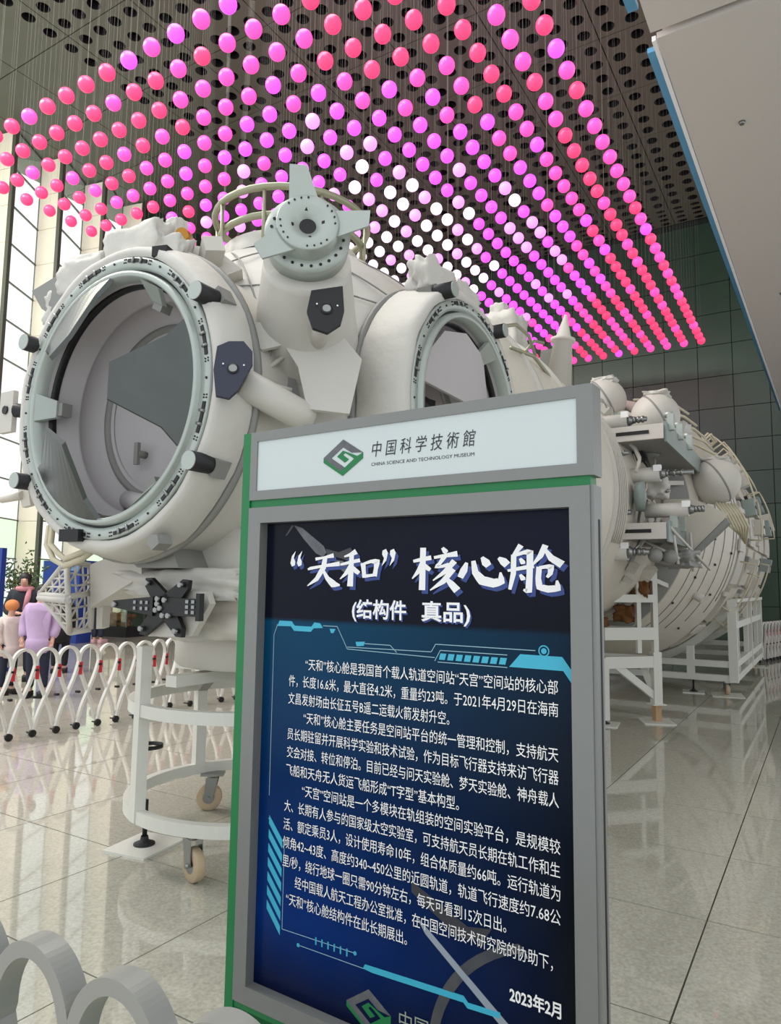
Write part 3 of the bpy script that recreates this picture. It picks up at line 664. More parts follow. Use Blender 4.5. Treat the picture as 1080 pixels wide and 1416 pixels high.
MB().blob((5.7, -1.35, 3.35), (.4, .5, .4), 34, .3).build('crumpled_cover', m_mli, craft)
for k in range(7):
    pts = [(5.7 + .03 * k, -1.90 - .03 * k, 2.55), (5.75 + .03 * k, -1.98 - .03 * k, 2.42), (5.85 + .04 * k, -2.03 - .03 * k, 2.28), (6.2, -2.10 - .01 * k, 2.2 - .02 * k)]
    MB().tube(pts, .016, 6).build('cable', m_cable, craft)
for k in range(5):
    pts = [(5.6, -1.0 - .12 * k, 3.9 - .14 * k), (5.9, -1.2 - .12 * k, 3.95 - .16 * k), (6.4, -1.35 - .12 * k, 3.98 - .18 * k), (6.9, -1.45 - .1 * k, 3.95 - .18 * k)]
    MB().tube(pts, .018, 6).build('pipe_run', m_cable, craft)
for k, (p, q) in enumerate((((3.6, -1.74, 2.1), (4.6, -1.95, 1.72)), ((3.7, -1.5, 1.97), (3.7, -1.8, 1.80)), ((4.4, -1.8, 2.1), (4.5, -1.8, 1.7)), ((3.75, -1.72, 2.25), (3.75, -1.78, 1.75)))): MB().cyl(p, q, .014, n=8).build('brace_rod', m_white, craft)
MB().blob((4.2, -1.72, 1.82), (.7, .3, .16), 36, .4).build('cable_tangle', m_grey, craft)
MB().beam((4.9, -1.25, 1.75), (5.3, -.7, 1.15), .3, .06).build('lower_fairing', m_panelw, craft)
# antennas and masts on top of the small column
sp = MB(); sp.lathe([(0, .12), (.42, .085), (.43, .11), (.46, .11), (.47, .07), (.68, .012)], (2.6, -.99, 3.30), V(0, -.12, 1).normalized(), 20, True); sp.build('spike_antenna', m_white, craft, 'white conical antenna with a pointed tip')
ms = MB(); ms.blob((2.2, -.62, 3.60), (.3, .36, .55), 41, .25); ms.cyl((2.2, -.63, 3.7), (2.2, -.60, 3.92), .09, .06, 12); ms.blob((2.2, -.60, 3.93), (.14, .14, .18), 42, .2); ms.build('wrapped_mast', m_mli, craft)
MB().cyl((2.25, -.76, 3.45), (2.25, -.72, 3.92), .035, n=12).build('mast_rod', m_white, craft)
MB().prism([(2.7, -.75, 3.35), (2.7, -1.0, 3.35), (2.7, -1.02, 3.72), (2.7, -.80, 3.72)], (.04, 0, 0)).build('antenna_panel', m_grey, craft)
for pts in ([(1.0, -1.05, 3.34), (1.3, -1.1, 3.45), (1.7, -1.05, 3.50), (2.2, -.95, 3.42)], [(.95, -1.2, 3.15), (1.4, -1.2, 3.22), (1.9, -1.14, 3.22), (2.3, -1.1, 3.10)], [(1.9, -.9, 3.40), (2.1, -.95, 3.6), (2.25, -.98, 3.62)]):
    MB().tube(pts, .014, 8).build('grey_hose', m_rail, craft)
MB().box((2.25, -1.10, 3.12), (.14, .07, .06), .3).build('hose_end', m_dark, craft)
MB().tube([(2.8, -.98, 3.2), (2.8, -1.03, 3.36), (2.8, -1.2, 3.30)], .014, 6).build('angle_bar', m_rail, craft)
for k, (c, d) in enumerate((((-.06, -1.12, 3.24), (.34, .14, .2)), ((.30, -1.12, 3.28), (.3, .14, .14)), ((.62, -1.1, 3.10), (.14, .12, .2)))): MB().blob(c, d, 50 + k, .25).build('insulation_lump', m_mli, craft)

# ================================================================== carts
def caster(parent, p, th, h=.24):
    p = Vector(p); r = .085; d = V(math.cos(th), math.sin(th), 0); s = V(-d.y, d.x, 0)
    fk = MB().box((p.x, p.y, h), (.15, .10, .014), th)
    fk.cyl((p.x, p.y, h - .03), (p.x, p.y, h), .03, n=12)
    c = V(p.x, p.y, r) + d * .02
    for sg in (-1, 1): fk.prism([c + s * .032 * sg + d * .03, c + s * .032 * sg - d * .03, V(p.x, p.y, h - .02) + s * .032 * sg - d * .04, V(p.x, p.y, h - .02) + s * .032 * sg + d * .04], s * .005 * sg)
    fk.cyl(c - s * .05, c + s * .05, .012, n=8)
    f = fk.build('caster_fork', m_steel, parent)
    MB().lathe([(-.025, .04), (-.025, r - .008), (-.018, r), (.018, r), (.025, r - .008), (.025, .04)], c, s, 24).build('caster_wheel', m_wheel, f)
    MB().cyl(c - s * .024, c + s * .024, .042, n=16).build('wheel_hub', m_steel, f)
def jack(parent, p, top, plate=True):
    p = Vector(p)
    j = MB(); j.cyl((p.x, p.y, .03), (p.x, p.y, top), .014, n=10); j.lathe([(.012, .06), (.02, .06), (.035, .025), (.06, .02)], (p.x, p.y, 0), (0, 0, 1), 20); j.cyl((p.x, p.y, .012), (p.x, p.y, .013), .06, n=20)
    jo = j.build('levelling_jack', m_dark, parent)
    if plate: MB().box((p.x, p.y, .006), (.34, .30, .012), .15).build('floor_plate', m_cart, jo)

# round cart below the node
rc = empty('round_cart', MOD + AX * -.2, HALL); tag(rc, 'round white steel cart on casters below the node and front docking port', 'cart')
for z, nm in ((.27, 'lower_hoop'), (.82, 'upper_hoop')):
    pts = [(.70 * math.cos(R(t)), .70 * math.sin(R(t)), z) for t in range(0, 360, 6)]
    MB().tube(pts, 0, closed=True, rect=(.05, .065), up=(0, 0, 1)).build(nm, m_cart, rc)
for t in (163, 73, -17, 253): MB().box((.70 * math.cos(R(t)), .70 * math.sin(R(t)), .70), (.06, .07, .92), R(t)).build('post', m_cart, rc)
cb = MB(); cb.beam((-.66, 0, .985), (.66, 0, .985), .08, .06); cb.beam((0, -.66, .985), (0, .66, .985), .08, .06); cb.build('top_crossbars', m_cart, rc)
MB().beam((.15, .60, .82), (-.05, .3, .96), .06, .06).build('diagonal_brace', m_grey, rc)
for t in (195, 66, 285, -20): caster(rc, (.64 * math.cos(R(t)), .64 * math.sin(R(t)), 0), R(t + 60), .235)
for t in (136, 316): jack(rc, (.60 * math.cos(R(t)), .60 * math.sin(R(t)), 0), .26)
hw = MB(); hw.lathe([(0, .08), (.02, .08), (.02, .065), (0, .065)], (.60 * math.cos(R(136)), .60 * math.sin(R(136)), .55), (0, 0, 1), 24); hw.build('black_collar', m_black, rc)

# cart under the narrow column
nc = empty('column_cart', MOD + AX * 4.9, HALL); tag(nc, 'white steel cart with braced legs under the narrower cylinder, right of the sign', 'cart')
X0 = 4.9; P1, P2, P3, P4 = V(4.65 - X0, -.81, 0), V(5.16 - X0, -1.27, 0), V(5.16 - X0, 1.27, 0), V(4.65 - X0, .81, 0)
for p in (P1, P4): MB().box(p + V(0, 0, .39), (.09, .09, .68), .7).build('leg', m_cart, nc); jack(nc, p, .1)
for p in (P2, P3):
    lg = MB(); lg.box(p + V(0, 0, .49), (.10, .10, .60), .7); lg.box(p + V(0, 0, 1.27), (.06, .06, .98), .7); lg.box(p + V(0, 0, .2), (.16, .16, .012), .7); lg.build('leg', m_cart, nc)
    MB().box(p + V(0, 0, .105), (.09, .07, .185), .7).build('wood_block', m_wood, nc); MB().box(p + V(0, 0, .007), (.40, .34, .014), .4).build('floor_plate', m_cart, nc)
for z, h in ((.68, .13), (1.0, .14), (1.4, .09)):
    for p, q in ((P1, P2), (P2, P3), (P3, P4), (P4, P1)): MB().beam(p + V(0, 0, z), q + V(0, 0, z), .08, h).build('rail', m_cart, nc)
pm = P1.lerp(P2, .68)
MB().box(pm + V(0, 0, 1.27), (.05, .05, .98), .7).build('upright', m_cart, nc)
MB().beam(P1.lerp(P2, .2) + V(0, 0, .66), P2 + V(0, 0, .27), .05, .08).build('diagonal_brace', m_cart, nc)
MB().beam(P2.lerp(P3, .06) + V(.02, 0, .66), P2 + V(0, 0, .27), .05, .08).build('diagonal_brace', m_cart, nc)
for p, d, s_ in ((P1.lerp(P2, .80) + V(.05, .05, 1.50), (.24, .2, .2), 61), (P1.lerp(P2, .55) + V(.12, .1, 1.22), (.26, .2, .18), 62), (P1.lerp(P2, .1) + V(.1, .1, 1.12), (.2, .12, .1), 63)): MB().blob(p, d, s_, .35).build('brown_foam_pad', m_brown, nc)

# cart under the big column
bc = empty('hull_cart', MOD + AX * 8.0, HALL); tag(bc, 'long white steel cart with tall posts under the largest cylinder at far right', 'cart')
for sy in (-1, 1):
    for x in (-.05, 2.4, 4.6): MB().box((x, 1.80 * sy, .78), (.12, .12, 1.18)).build('post', m_cart, bc)
    for x in (.45, 1.9, 3.8): MB().box((x, 1.80 * sy, .75), (.07, .07, 1.10)).build('upright', m_cart, bc)
    for z, h in ((.24, .1), (.44, .1), (1.0, .1)): MB().beam((-.05, 1.80 * sy, z), (4.6, 1.80 * sy, z), .09, h).build('side_rail', m_cart, bc)
    MB().beam((-.05, 1.83 * sy, 1.36), (4.6, 1.83 * sy, 1.36), .10, .05).build('top_rail', m_cart, bc)
    for x in (-.05, 4.6): caster(bc, (x, 1.70 * sy, 0), .4, .19); MB().box((x, 1.70 * sy, .004), (.5, .42, .008), .2).build('floor_plate', m_cart, bc)
    jack(bc, (.0, 1.24 * sy, 0), .5)
    MB().box((-.05, 1.22 * sy, .45), (.10, .10, .48)).build('upright', m_cart, bc)
for z in (.24, .44): MB().beam((-.05, -1.76, z), (-.05, 1.76, z), .09, .09).build('cross_rail', m_cart, bc); MB().beam((4.6, -1.76, z), (4.6, 1.76, z), .09, .09).build('cross_rail', m_cart, bc)
for x in (.2, 4.2): MB().lathe([(0, 2.03), (.15, 2.03), (.15, 2.14), (0, 2.14), (0, 2.03)], (x, 0, AZ), (1, 0, 0), 30, a0=R(212), a1=R(328)).build('cradle_arc', m_cart, bc)

# ================================================================== sign
SR = R(-33.5)
sg = empty('museum_sign', (-.4136, 2.0573, 0), SR); tag(sg, 'tall grey and green standing sign with white header and dark blue poster', 'sign')
W = 1.006; T = .10
body = MB(); body.box((W / 2, .048, .98), (W - .01, .03, 1.88)); body.box((-.016, .03, .97), (.032, .056, 1.95)); body.box((W / 2, .03, .36), (W, .05, .036)); body.box((W / 2, .025, 1.733), (W, .036, .03)); body.box((W / 2, .03, .18), (W, .05, .36))
body.box((W / 2, .10, .02), (W + .06, .42, .04)); body.build('green_body', m_signgreen, sg)
sd = MB(); sd.box((W + .004, .03, 1.05), (.008, .052, 1.346)); sd.box((W + .005, .028, 1.844), (.010, .056, .201)); sdo = sd.build('grey_side', m_signgrey, sg)
MB().box((W + .0085, .036, 1.02), (.002, .008, 1.26)).build('side_groove', m_black, sg)
def frame(x0, x1, z0, z1, ix0, ix1, iz0, iz1, y0, y1):
    b = MB()
    b.box(((x0 + x1) / 2, (y0 + y1) / 2, (iz1 + z1) / 2), (x1 - x0, y1 - y0, z1 - iz1)); b.box(((x0 + x1) / 2, (y0 + y1) / 2, (iz0 + z0) / 2), (x1 - x0, y1 - y0, iz0 - z0))
    b.box(((x0 + ix0) / 2, (y0 + y1) / 2, (iz0 + iz1) / 2), (ix0 - x0, y1 - y0, iz1 - iz0)); b.box(((x1 + ix1) / 2, (y0 + y1) / 2, (iz0 + iz1) / 2), (x1 - ix1, y1 - y0, iz1 - iz0)); return b
frame(0, W, 1.744, 1.945, .026, .979, 1.771, 1.917, 0, .04).build('header_frame', m_signgrey, sg)
frame(0, W, .377, 1.722, .047, .960, .423, 1.677, 0, .04).build('poster_frame', m_signgrey, sg)
hdp = MB().box((.5025, .008, 1.844), (.953, .008, .146)).build('header_panel', m_signwhite, sg)
# poster base: one printed sheet with its own colour field
m_post = bpy.data.materials.new('printed_poster'); m_post.use_nodes = True; nt = m_post.node_tree; bs_ = nt.nodes['Principled BSDF']
tc = nt.nodes.new('ShaderNodeTexCoord'); sx = nt.nodes.new('ShaderNodeSeparateXYZ'); nt.links.new(tc.outputs['Object'], sx.inputs[0])
def ramp(src, stops, lo, hi):
    mr = nt.nodes.new('ShaderNodeMapRange'); mr.inputs[1].default_value = lo; mr.inputs[2].default_value = hi; nt.links.new(src, mr.inputs[0])
    r = nt.nodes.new('ShaderNodeValToRGB'); e = r.color_ramp.elements
    while len(e) < len(stops): e.new(.5)
    for k, (p, c) in enumerate(stops): e[k].position = p; e[k].color = lin(c) + (1,)
    nt.links.new(mr.outputs[0], r.inputs[0]); return r.outputs[0]
cz = [(0, (3, 10, 40)), (.15, (1, 44, 112)), (.45, (1, 40, 86)), (.775, (3, 62, 92)), (.785, (10, 14, 30)), (1.0, (16, 19, 32))]
cL = ramp(sx.outputs['Z'], cz, .42, 1.68)
cR = ramp(sx.outputs['Z'], [(0, (3, 8, 16)), (.3, (6, 12, 20)), (.6, (2, 18, 36)), (.775, (3, 36, 58)), (.785, (6, 10, 24)), (1.0, (18, 21, 42))], .42, 1.68)
mrx = nt.nodes.new('ShaderNodeMapRange'); mrx.inputs[1].default_value = .25; mrx.inputs[2].default_value = .95; nt.links.new(sx.outputs['X'], mrx.inputs[0])
mxp = nt.nodes.new('ShaderNodeMix'); mxp.data_type = 'RGBA'; nt.links.new(mrx.outputs[0], mxp.inputs['Factor']); nt.links.new(cL, mxp.inputs['A']); nt.links.new(cR, mxp.inputs['B'])
nt.links.new(mxp.outputs['Result'], bs_.inputs['Base Color']); bs_.inputs['Roughness'].default_value = .2; bs_.inputs['Specular IOR Level'].default_value = .12
poster = MB().box((.5035, .034, 1.05), (.915, .006, 1.256)).build('poster', m_post, sg)
PY = .031
def flat(name, pts, m_, y=PY, parent=None, th=.0012): return MB().prism([(x, y, z) for x, z in pts][::-1], (0, -th, 0)).build(name, m_, parent or poster)
def text_mesh(body_, bold=0.0, res=2):
    c = bpy.data.curves.new('txt', 'FONT'); c.body = body_; c.resolution_u = res; c.size = 1; c.offset = bold; c.fill_mode = 'FRONT'
    o = bpy.data.objects.new('txt', c); COL.objects.link(o); dg = bpy.context.evaluated_depsgraph_get(); me = bpy.data.meshes.new_from_object(o.evaluated_get(dg)); bpy.data.objects.remove(o); return me
def text(name, s_, u0, u1, zb, h, m_, y=PY - .0022, parent=None, bold=0.0, shear=0.0):
    me = text_mesh(s_, bold); xs = [v.co.x for v in me.vertices]; ys = [v.co.y for v in me.vertices]; x0, x1 = min(xs), max(xs)
    for v in me.vertices: v.co = ((v.co.x - x0) / (x1 - x0) * (u1 - u0) + u0 + shear * v.co.y * h, y, zb + v.co.y * h)
    me.materials.clear(); me.materials.append(m_); return put(name, me, parent or poster)
# body lettering
HT = .0335; rows = [(.205, .920, '“天和”核心舱是我国首个载人轨道空间站“天宫”空间站的核心部'), (.147, .920, '件，长度16.6米，最大直径4.2米，重量约23吨。于2021年4月29日在海南'), (.147, .652, '文昌发射场由长征五号B遥二运载火箭发射升空。'),
 (.203, .919, '“天和”核心舱主要任务是空间站平台的统一管理和控制，支持航天'), (.147, .919, '员长期驻留并开展科学实验和技术试验，作为目标飞行器支持来访飞行器'), (.147, .919, '交会对接、转位和停泊。目前已经与问天实验舱、梦天实验舱、神舟载人'), (.146, .678, '飞船和天舟无人货运飞船形成“T字型”基本构型。'),
 (.204, .921, '“天宫”空间站是一个多模块在轨组装的空间实验平台，是规模较'), (.143, .920, '大、长期有人参与的国家级太空实验室，可支持航天员长期在轨工作和生'), (.142, .920, '活、额定乘员3人，设计使用寿命10年，组合体质量约66吨。运行轨道为'), (.141, .920, '倾角42~43度、高度约340~450公里的近圆轨道，轨道飞行速度约7.68公'), (.142, .796, '里/秒，绕行地球一圈只需90分钟左右，每天可看到15次日出。'),
 (.187, .902, '经中国载人航天工程办公室批准，在中国空间技术研究院的协助下，'), (.158, .540, '“天和”核心舱结构件在此长期展出。')]
for k, (u0, u1, s_) in enumerate(rows): text('text_line', s_, u0, u1, 1.273 - .0476 * k, HT, m_txt, bold=0)
text('date_line', '2023年2月', .803, .919, .612, .034, m_txt, bold=.025)
for s_, u0, u1 in (('(结构件', .359, .528), ('真品)', .572, .707)):
    text('subtitle_shadow', s_, u0 + .004, u1 + .004, 1.417, .052, m_titleblue, y=PY - .0016, bold=.02); text('subtitle', s_, u0, u1, 1.421, .052, m_txt, bold=.02)
# brush-style title: tapered strokes in unit squares
def stroke(pts, ws):
    P = [Vector((x, y)) for x, y in pts]; L_ = []; R_ = []
    for i, p in enumerate(P):
        t = (P[min(i + 1, len(P) - 1)] - P[max(i - 1, 0)]).normalized(); n_ = Vector((-t.y, t.x)) * ws[i] / 2; L_.append(p + n_); R_.append(p - n_)
    return L_, R_
T1 = {'天': [([(.25, .80), (.5, .84), (.80, .90)], (.07, .05, .10)), ([(.02, .50), (.1, .53), (.5, .60), (.98, .66)], (.04, .07, .06, .10)), ([(.55, .86), (.50, .55), (.30, .22), (.02, .02)], (.10, .12, .10, .02)), ([(.48, .50), (.62, .25), (.80, .08), (1.0, .05)], (.05, .10, .16, .03))],
 '和': [([(.42, .98), (.28, .90), (.10, .84)], (.12, .08, .03)), ([(.0, .62), (.25, .68), (.52, .74)], (.05, .07, .08)), ([(.30, .92), (.29, .5), (.27, .02)], (.09, .10, .12)), ([(.28, .60), (.16, .38), (.0, .22)], (.08, .08, .02)), ([(.32, .58), (.42, .44), (.50, .38)], (.04, .10, .08)), ([(.60, .66), (.62, .45), (.64, .26)], (.10, .08, .08)), ([(.62, .64), (.80, .70), (.96, .70), (.93, .5), (.90, .30)], (.05, .07, .12, .08, .09)), ([(.64, .30), (.78, .32), (.92, .34)], (.07, .06, .06))],
 '核': [([(.02, .68), (.2, .72), (.42, .76)], (.05, .07, .08)), ([(.24, .99), (.23, .5), (.22, .02)], (.10, .10, .11)), ([(.23, .68), (.14, .45), (.0, .28)], (.07, .08, .02)), ([(.27, .62), (.34, .52), (.40, .48)], (.03, .08, .06)), ([(.66, .98), (.72, .90), (.76, .87)], (.05, .09, .07)), ([(.48, .76), (.7, .80), (.98, .84)], (.05, .06, .10)), ([(.72, .80), (.60, .62), (.52, .55), (.66, .56), (.80, .60)], (.08, .06, .06, .05, .07)), ([(.92, .68), (.72, .44), (.46, .24)], (.10, .08, .02)), ([(.90, .50), (.68, .22), (.40, .02)], (.09, .09, .02)), ([(.74, .30), (.86, .16), (.98, .02)], (.05, .11, .13))],
 '心': [([(.14, .62), (.08, .45), (.0, .28)], (.05, .12, .10)), ([(.28, .66), (.32, .40), (.46, .22), (.70, .16), (.86, .20), (.84, .40)], (.07, .11, .16, .15, .12, .03)), ([(.46, .74), (.54, .62), (.60, .54)], (.05, .14, .10)), ([(.80, .72), (.90, .64), (.98, .56)], (.05, .13, .12))],
 '舱': [([(.26, 1.0), (.18, .88), (.10, .80)], (.09, .07, .02)), ([(.12, .80), (.11, .40), (.04, .06)], (.08, .08, .05)), ([(.12, .78), (.30, .84), (.43, .86), (.42, .4), (.40, .03), (.30, .06)], (.05, .06, .10, .09, .10, .03)), ([(.0, .46), (.2, .50), (.50, .56)], (.04, .06, .07)), ([(.24, .72), (.29, .64), (.30, .60)], (.04, .08, .06)), ([(.24, .38), (.29, .30), (.30, .26)], (.04, .08, .06)), ([(.72, .99), (.62, .76), (.46, .56)], (.09, .08, .02)), ([(.70, .92), (.82, .72), (1.02, .58)], (.04, .10, .12)), ([(.60, .52), (.72, .54), (.82, .54), (.80, .40), (.74, .32)], (.05, .06, .09, .07, .04)), ([(.60, .54), (.58, .30), (.60, .12), (.76, .08), (.94, .10), (.92, .26)], (.08, .08, .10, .11, .10, .03))]}
def title(y, dx, dz, m_, name):
    for ch, u, w_, z, h_ in (('天', .203, .115, 1.497, .094), ('和', .318, .125, 1.497, .096), ('核', .545, .130, 1.490, .108), ('心', .680, .125, 1.494, .105), ('舱', .803, .128, 1.490, .108)):
        b = MB()
        for k, (pts, ws) in enumerate(T1[ch]):
            n = []; wv = []
            for i in range(len(pts) - 1):
                for q in range(3):
                    f_ = q / 3; n.append((pts[i][0] * (1 - f_) + pts[i + 1][0] * f_, pts[i][1] * (1 - f_) + pts[i + 1][1] * f_)); wv.append(ws[i] * (1 - f_) + ws[i + 1] * f_)
            n.append(pts[-1]); wv.append(ws[-1]); L_, R_ = stroke(n, [v * 1.3 for v in wv])
            pp = [(u + dx + p.x * w_, y - .00004 * k, z + dz + p.y * h_) for p in L_ + R_[::-1]]; m2 = len(L_)
            b.add(pp, [(i, i + 1, 2 * m2 - 2 - i, 2 * m2 - 1 - i) for i in range(m2 - 1)])
        b.build(name, m_, poster)
    for s_, u in (('“', .140), ('”', .452)):
        b = MB()
        for d in (0, .024):
            sgn = 1 if s_ == '“' else -1; cx_ = u + d + dx + .01; cz_ = 1.574 + dz
            pp = [(cx_ + .010 * sgn, cz_ + .022), (cx_ - .004 * sgn, cz_ + .008), (cx_ - .009 * sgn, cz_ - .012), (cx_ - .003 * sgn, cz_ - .022), (cx_ + .008 * sgn, cz_ - .018), (cx_ + .009 * sgn, cz_ - .008), (cx_ + .003 * sgn, cz_ + .002)]
            if sgn < 0: pp = [(2 * cx_ - x if False else x, 2 * cz_ - z) for x, z in pp]
            b.add([(x, y, z) for x, z in pp], [tuple(range(7))])
        b.build(name, m_, poster)
title(PY - .0016, .008, -.009, m_titleblue, 'title_shadow'); title(PY - .0026, 0, 0, m_txt, 'title_glyph')
# printed graphics
flat('cyan_bar', [(.098, 1.385), (.105, 1.400), (.150, 1.400), (.162, 1.388), (.222, 1.388), (.232, 1.400), (.252, 1.398), (.262, 1.386), (.230, 1.384), (.220, 1.374), (.160, 1.374), (.148, 1.386)], m_cyan)
flat('cyan_bar', [(.805, 1.322), (.832, 1.352), (.930, 1.352), (.960, 1.312), (.960, 1.284), (.932, 1.322)], m_cyan)
flat('cyan_bar', [(.285, 1.385), (.305, 1.385), (.298, 1.374), (.290, 1.374)], m_cyan)
flat('cyan_bar', [(.372, 1.355), (.402, 1.357), (.398, 1.346), (.376, 1.344)], m_cyan)
for k in range(8): flat('cyan_square', [(.622 + k * .0225, 1.326), (.626 + k * .0225, 1.341), (.642 + k * .0225, 1.341), (.638 + k * .0225, 1.326)], m_cyan)
def line(pts, wd=.0016, m_=None):
    b = MB()
    for i in range(len(pts) - 1):
        p = Vector(pts[i]); q = Vector(pts[i + 1]); n_ = (q - p).normalized(); n_ = Vector((-n_.y, n_.x)) * wd / 2
        b.add([(c.x, PY - .0004, c.y) for c in (p + n_, q + n_, q - n_, p - n_)], [(0, 1, 2, 3)])
    b.build('fine_line', m_ or m_paleline, poster)
line([(.262, 1.392), (.31, 1.392), (.345, 1.335), (.61, 1.330)]); line([(.40, 1.352), (.48, 1.352), (.50, 1.335)]); line([(.345, 1.340), (.60, 1.343), (.612, 1.362), (.868, 1.362)]); line([(.618, 1.320), (.80, 1.320)]); line([(.61, 1.322), (.625, 1.348), (.80, 1.348)])
line([(.098, 1.39), (.085, 1.36), (.085, .92)]); line([(.085, .86), (.145, .79), (.145, .585), (.385, .591)]); line([(.205, .560), (.42, .563)])
bd_ = MB(); bd_.lathe([(0, .013), (.001, .013), (.001, .010), (0, .010)], (.888, PY, 1.362), (0, -1, 0), 20); bd_.cyl((.888, PY, 1.362), (.888, PY - .001, 1.362), .0065, n=16)
bd_.cyl((.203, PY, .560), (.203, PY - .001, .560), .005, n=10); bd_.cyl((.387, PY, .591), (.387, PY - .001, .591), .005, n=10)
for k in range(6): bd_.box((.262 + k * .02, PY - .0005, .586), (.004, .001, .018))
bd_.build('round_marker', m_cyan, poster)['kind'] = 'stuff'
for k in range(7): flat('slanted_stripe', [(.088, .868 - k * .037), (.138, .812 - k * .037), (.138, .790 - k * .037), (.088, .846 - k * .037)], m_cyan)
flat('cyan_bar', [(.412, .563), (.418, .574), (.690, .585), (.702, .574), (.78, .578), (.78, .566), (.70, .562), (.69, .571), (.44, .561)], m_cyan)
# printed pictures: station at the top, planet limb and boom at the bottom
m_pg = mat('printed_station_grey', (112, 114, 118), .4, rgb2=(60, 62, 70), vscale=40); m_pd = mat('printed_station_dark', (52, 54, 62), .4, var=.3, vscale=30); m_limb = mat('printed_planet_limb', (84, 84, 82), .4, rgb2=(22, 36, 60), vscale=14)
flat('printed_station', [(.150, 1.668), (.180, 1.660), (.258, 1.608), (.268, 1.590), (.256, 1.578), (.232, 1.588), (.185, 1.630)], m_pg, PY + .0002)
flat('printed_station', [(.266, 1.600), (.310, 1.590), (.350, 1.602), (.362, 1.584), (.345, 1.566), (.318, 1.574), (.27, 1.584)], m_pd, PY + .0002)
flat('printed_station', [(.295, 1.570), (.325, 1.566), (.352, 1.545), (.340, 1.530), (.31, 1.548)], m_pg, PY + .0002)
flat('printed_wing', [(.118, 1.640), (.124, 1.640), (.150, 1.668), (.140, 1.668)], m_pd, PY + .0002)
limb = [(.600 + .34 * (1 - math.cos(R(t))) , .45 + .30 * math.sin(R(t))) for t in range(0, 75, 5)]; lim2 = [(x + .022, z - .012) for x, z in limb]
flat('printed_limb', limb + lim2[::-1], m_limb, PY + .0002)
flat('printed_boom', [(.565, .722), (.600, .700), (.80, .560), (.84, .52), (.83, .515), (.79, .545), (.59, .690)], mat('printed_boom_grey', (150, 160, 172), .4, var=.2), PY + .0001)
flat('printed_wing', [(.55, .800), (.70, .735), (.76, .745), (.74, .715), (.68, .705), (.55, .775)], m_pd, PY + .0002)
# logo and museum name
def logo(cx_, cz_, s_, y, par):
    def q(x, z): return (cx_ + x * s_, cz_ + z * s_)
    flat('logo_grey', [q(-1, 0), q(0, .68), q(1, .06), q(.42, -.06 + .16), q(0, .36), q(-.60, -.04), q(.10, -.48), q(-.12, -.62)], m_pg, y, par)
    flat('logo_green', [q(1, .06), q(1, -.18), q(0, -.82), q(-1, -.20), q(-1, 0), q(-.12, -.62), q(.10, -.48), q(.56, -.16), q(.42, -.06), q(.10, .12), q(.0, .04), q(.30, -.16), q(.1, -.28), q(-.30, 0), q(0, .22), q(.72, -.06)], m_signgreen, y, par)
logo(.339, 1.846, .066, .0038, hdp)
text('museum_name', '中 国 科 学 技 術 館', .432, .730, 1.838, .044, m_ink, y=.0030, parent=hdp, shear=.12)
text('museum_name_english', 'CHINA SCIENCE AND TECHNOLOGY MUSEUM', .432, .730, 1.811, .0125, m_ink, y=.0030, parent=hdp)
m_pale = mat('pale_logo_print', (150, 160, 150), .4, var=.1)
logo(.43, .475, .066, PY, poster); text('museum_name', '中国科学技術館', .52, .82, .465, .046, m_pale)

# ================================================================== folding gates
def hoop_path(pitch, h):
    pts = []; sp_ = .115; ft = pitch * 1.5
    def leg(s_):
        out = []
        for k in range(11):
            t = k / 10; x = s_ * (ft + (sp_ - ft) * t); y = s_ * (.022 if True else 0) * (1 - t); out.append((x + s_ * .012 * math.sin(t * 6.28), y, .07 + (h - .07 - .14) * t))
        return out
    L_ = leg(-1); top = [(sp_ * -math.cos(R(t)), 0, h - .14 + .14 * math.sin(R(t))) for t in range(5, 180, 5)]
    return L_ + top + leg(1)[::-1]
def gate(path, label, pitch, h, m_, group=None, red=True, rect=(.026, .04)):
    # path: points on the floor; hoops are spread evenly along it
    P = [Vector((x, y, 0)) for x, y in path]; seg = [(P[i + 1] - P[i]).length for i in range(len(P) - 1)]; tot = sum(seg)
    root = empty('folding_gate', P[0]); tag(root, label, 'barrier', group)
    hm = MB().tube(hoop_path(pitch, h), 0, rect=rect, up=(0, 1, 0)).mesh('hoop', m_)
    wm = MB(); wm.cyl((0, -.05, .035), (0, -.02, .035), .035, n=14); wm.cyl((0, -.055, .035), (0, .06, .035), .008, n=6); wm = wm.mesh('gate_wheel', m_rubber)
    rm = MB().box((.128, -.02, h - .225), (.034, .012, .13)).mesh('reflector', m_red)
    dm = MB().box((0, 0, 0), (.03, .05, .02)).mesh('pivot', m_rubber)
    n = int(tot / pitch)
    for k in range(n + 1):
        s_ = k * pitch; i = 0
        while i < len(seg) - 1 and s_ > seg[i]: s_ -= seg[i]; i += 1
        d = (P[i + 1] - P[i]).normalized(); p = P[i] + d * s_ - P[0]; rz = math.atan2(d.y, d.x)
        ho = put('hoop', hm, root, loc=p, rz=rz)
        if red: put('reflector', rm, ho)
        put('pivot', dm, ho, loc=(pitch / 2, -.01, h - .20)); put('pivot', dm, ho, loc=(pitch / 2, -.01, h * .45))
        if k % 2 == 0: put('gate_wheel', wm, ho, loc=(pitch * 1.5, 0, 0)); put('gate_wheel', wm, ho, loc=(-pitch * 1.5, .02, 0))
    return root
gate([(-5.05, 5.2), (-3.56, 6.95), (-2.76, 8.20), (-2.45, 9.0), (-1.7, 9.75), (-.3, 10.6)], 'white folding gate with red reflectors running behind the round cart at left', .235, .84, m_gate)
gate([(-1.30, 1.835), (.05, 1.035)], 'close grey folding gate whose hoops rise at the bottom left in front of the sign', .245, .797, m_gatesteel, red=False, rect=(.03, .05))
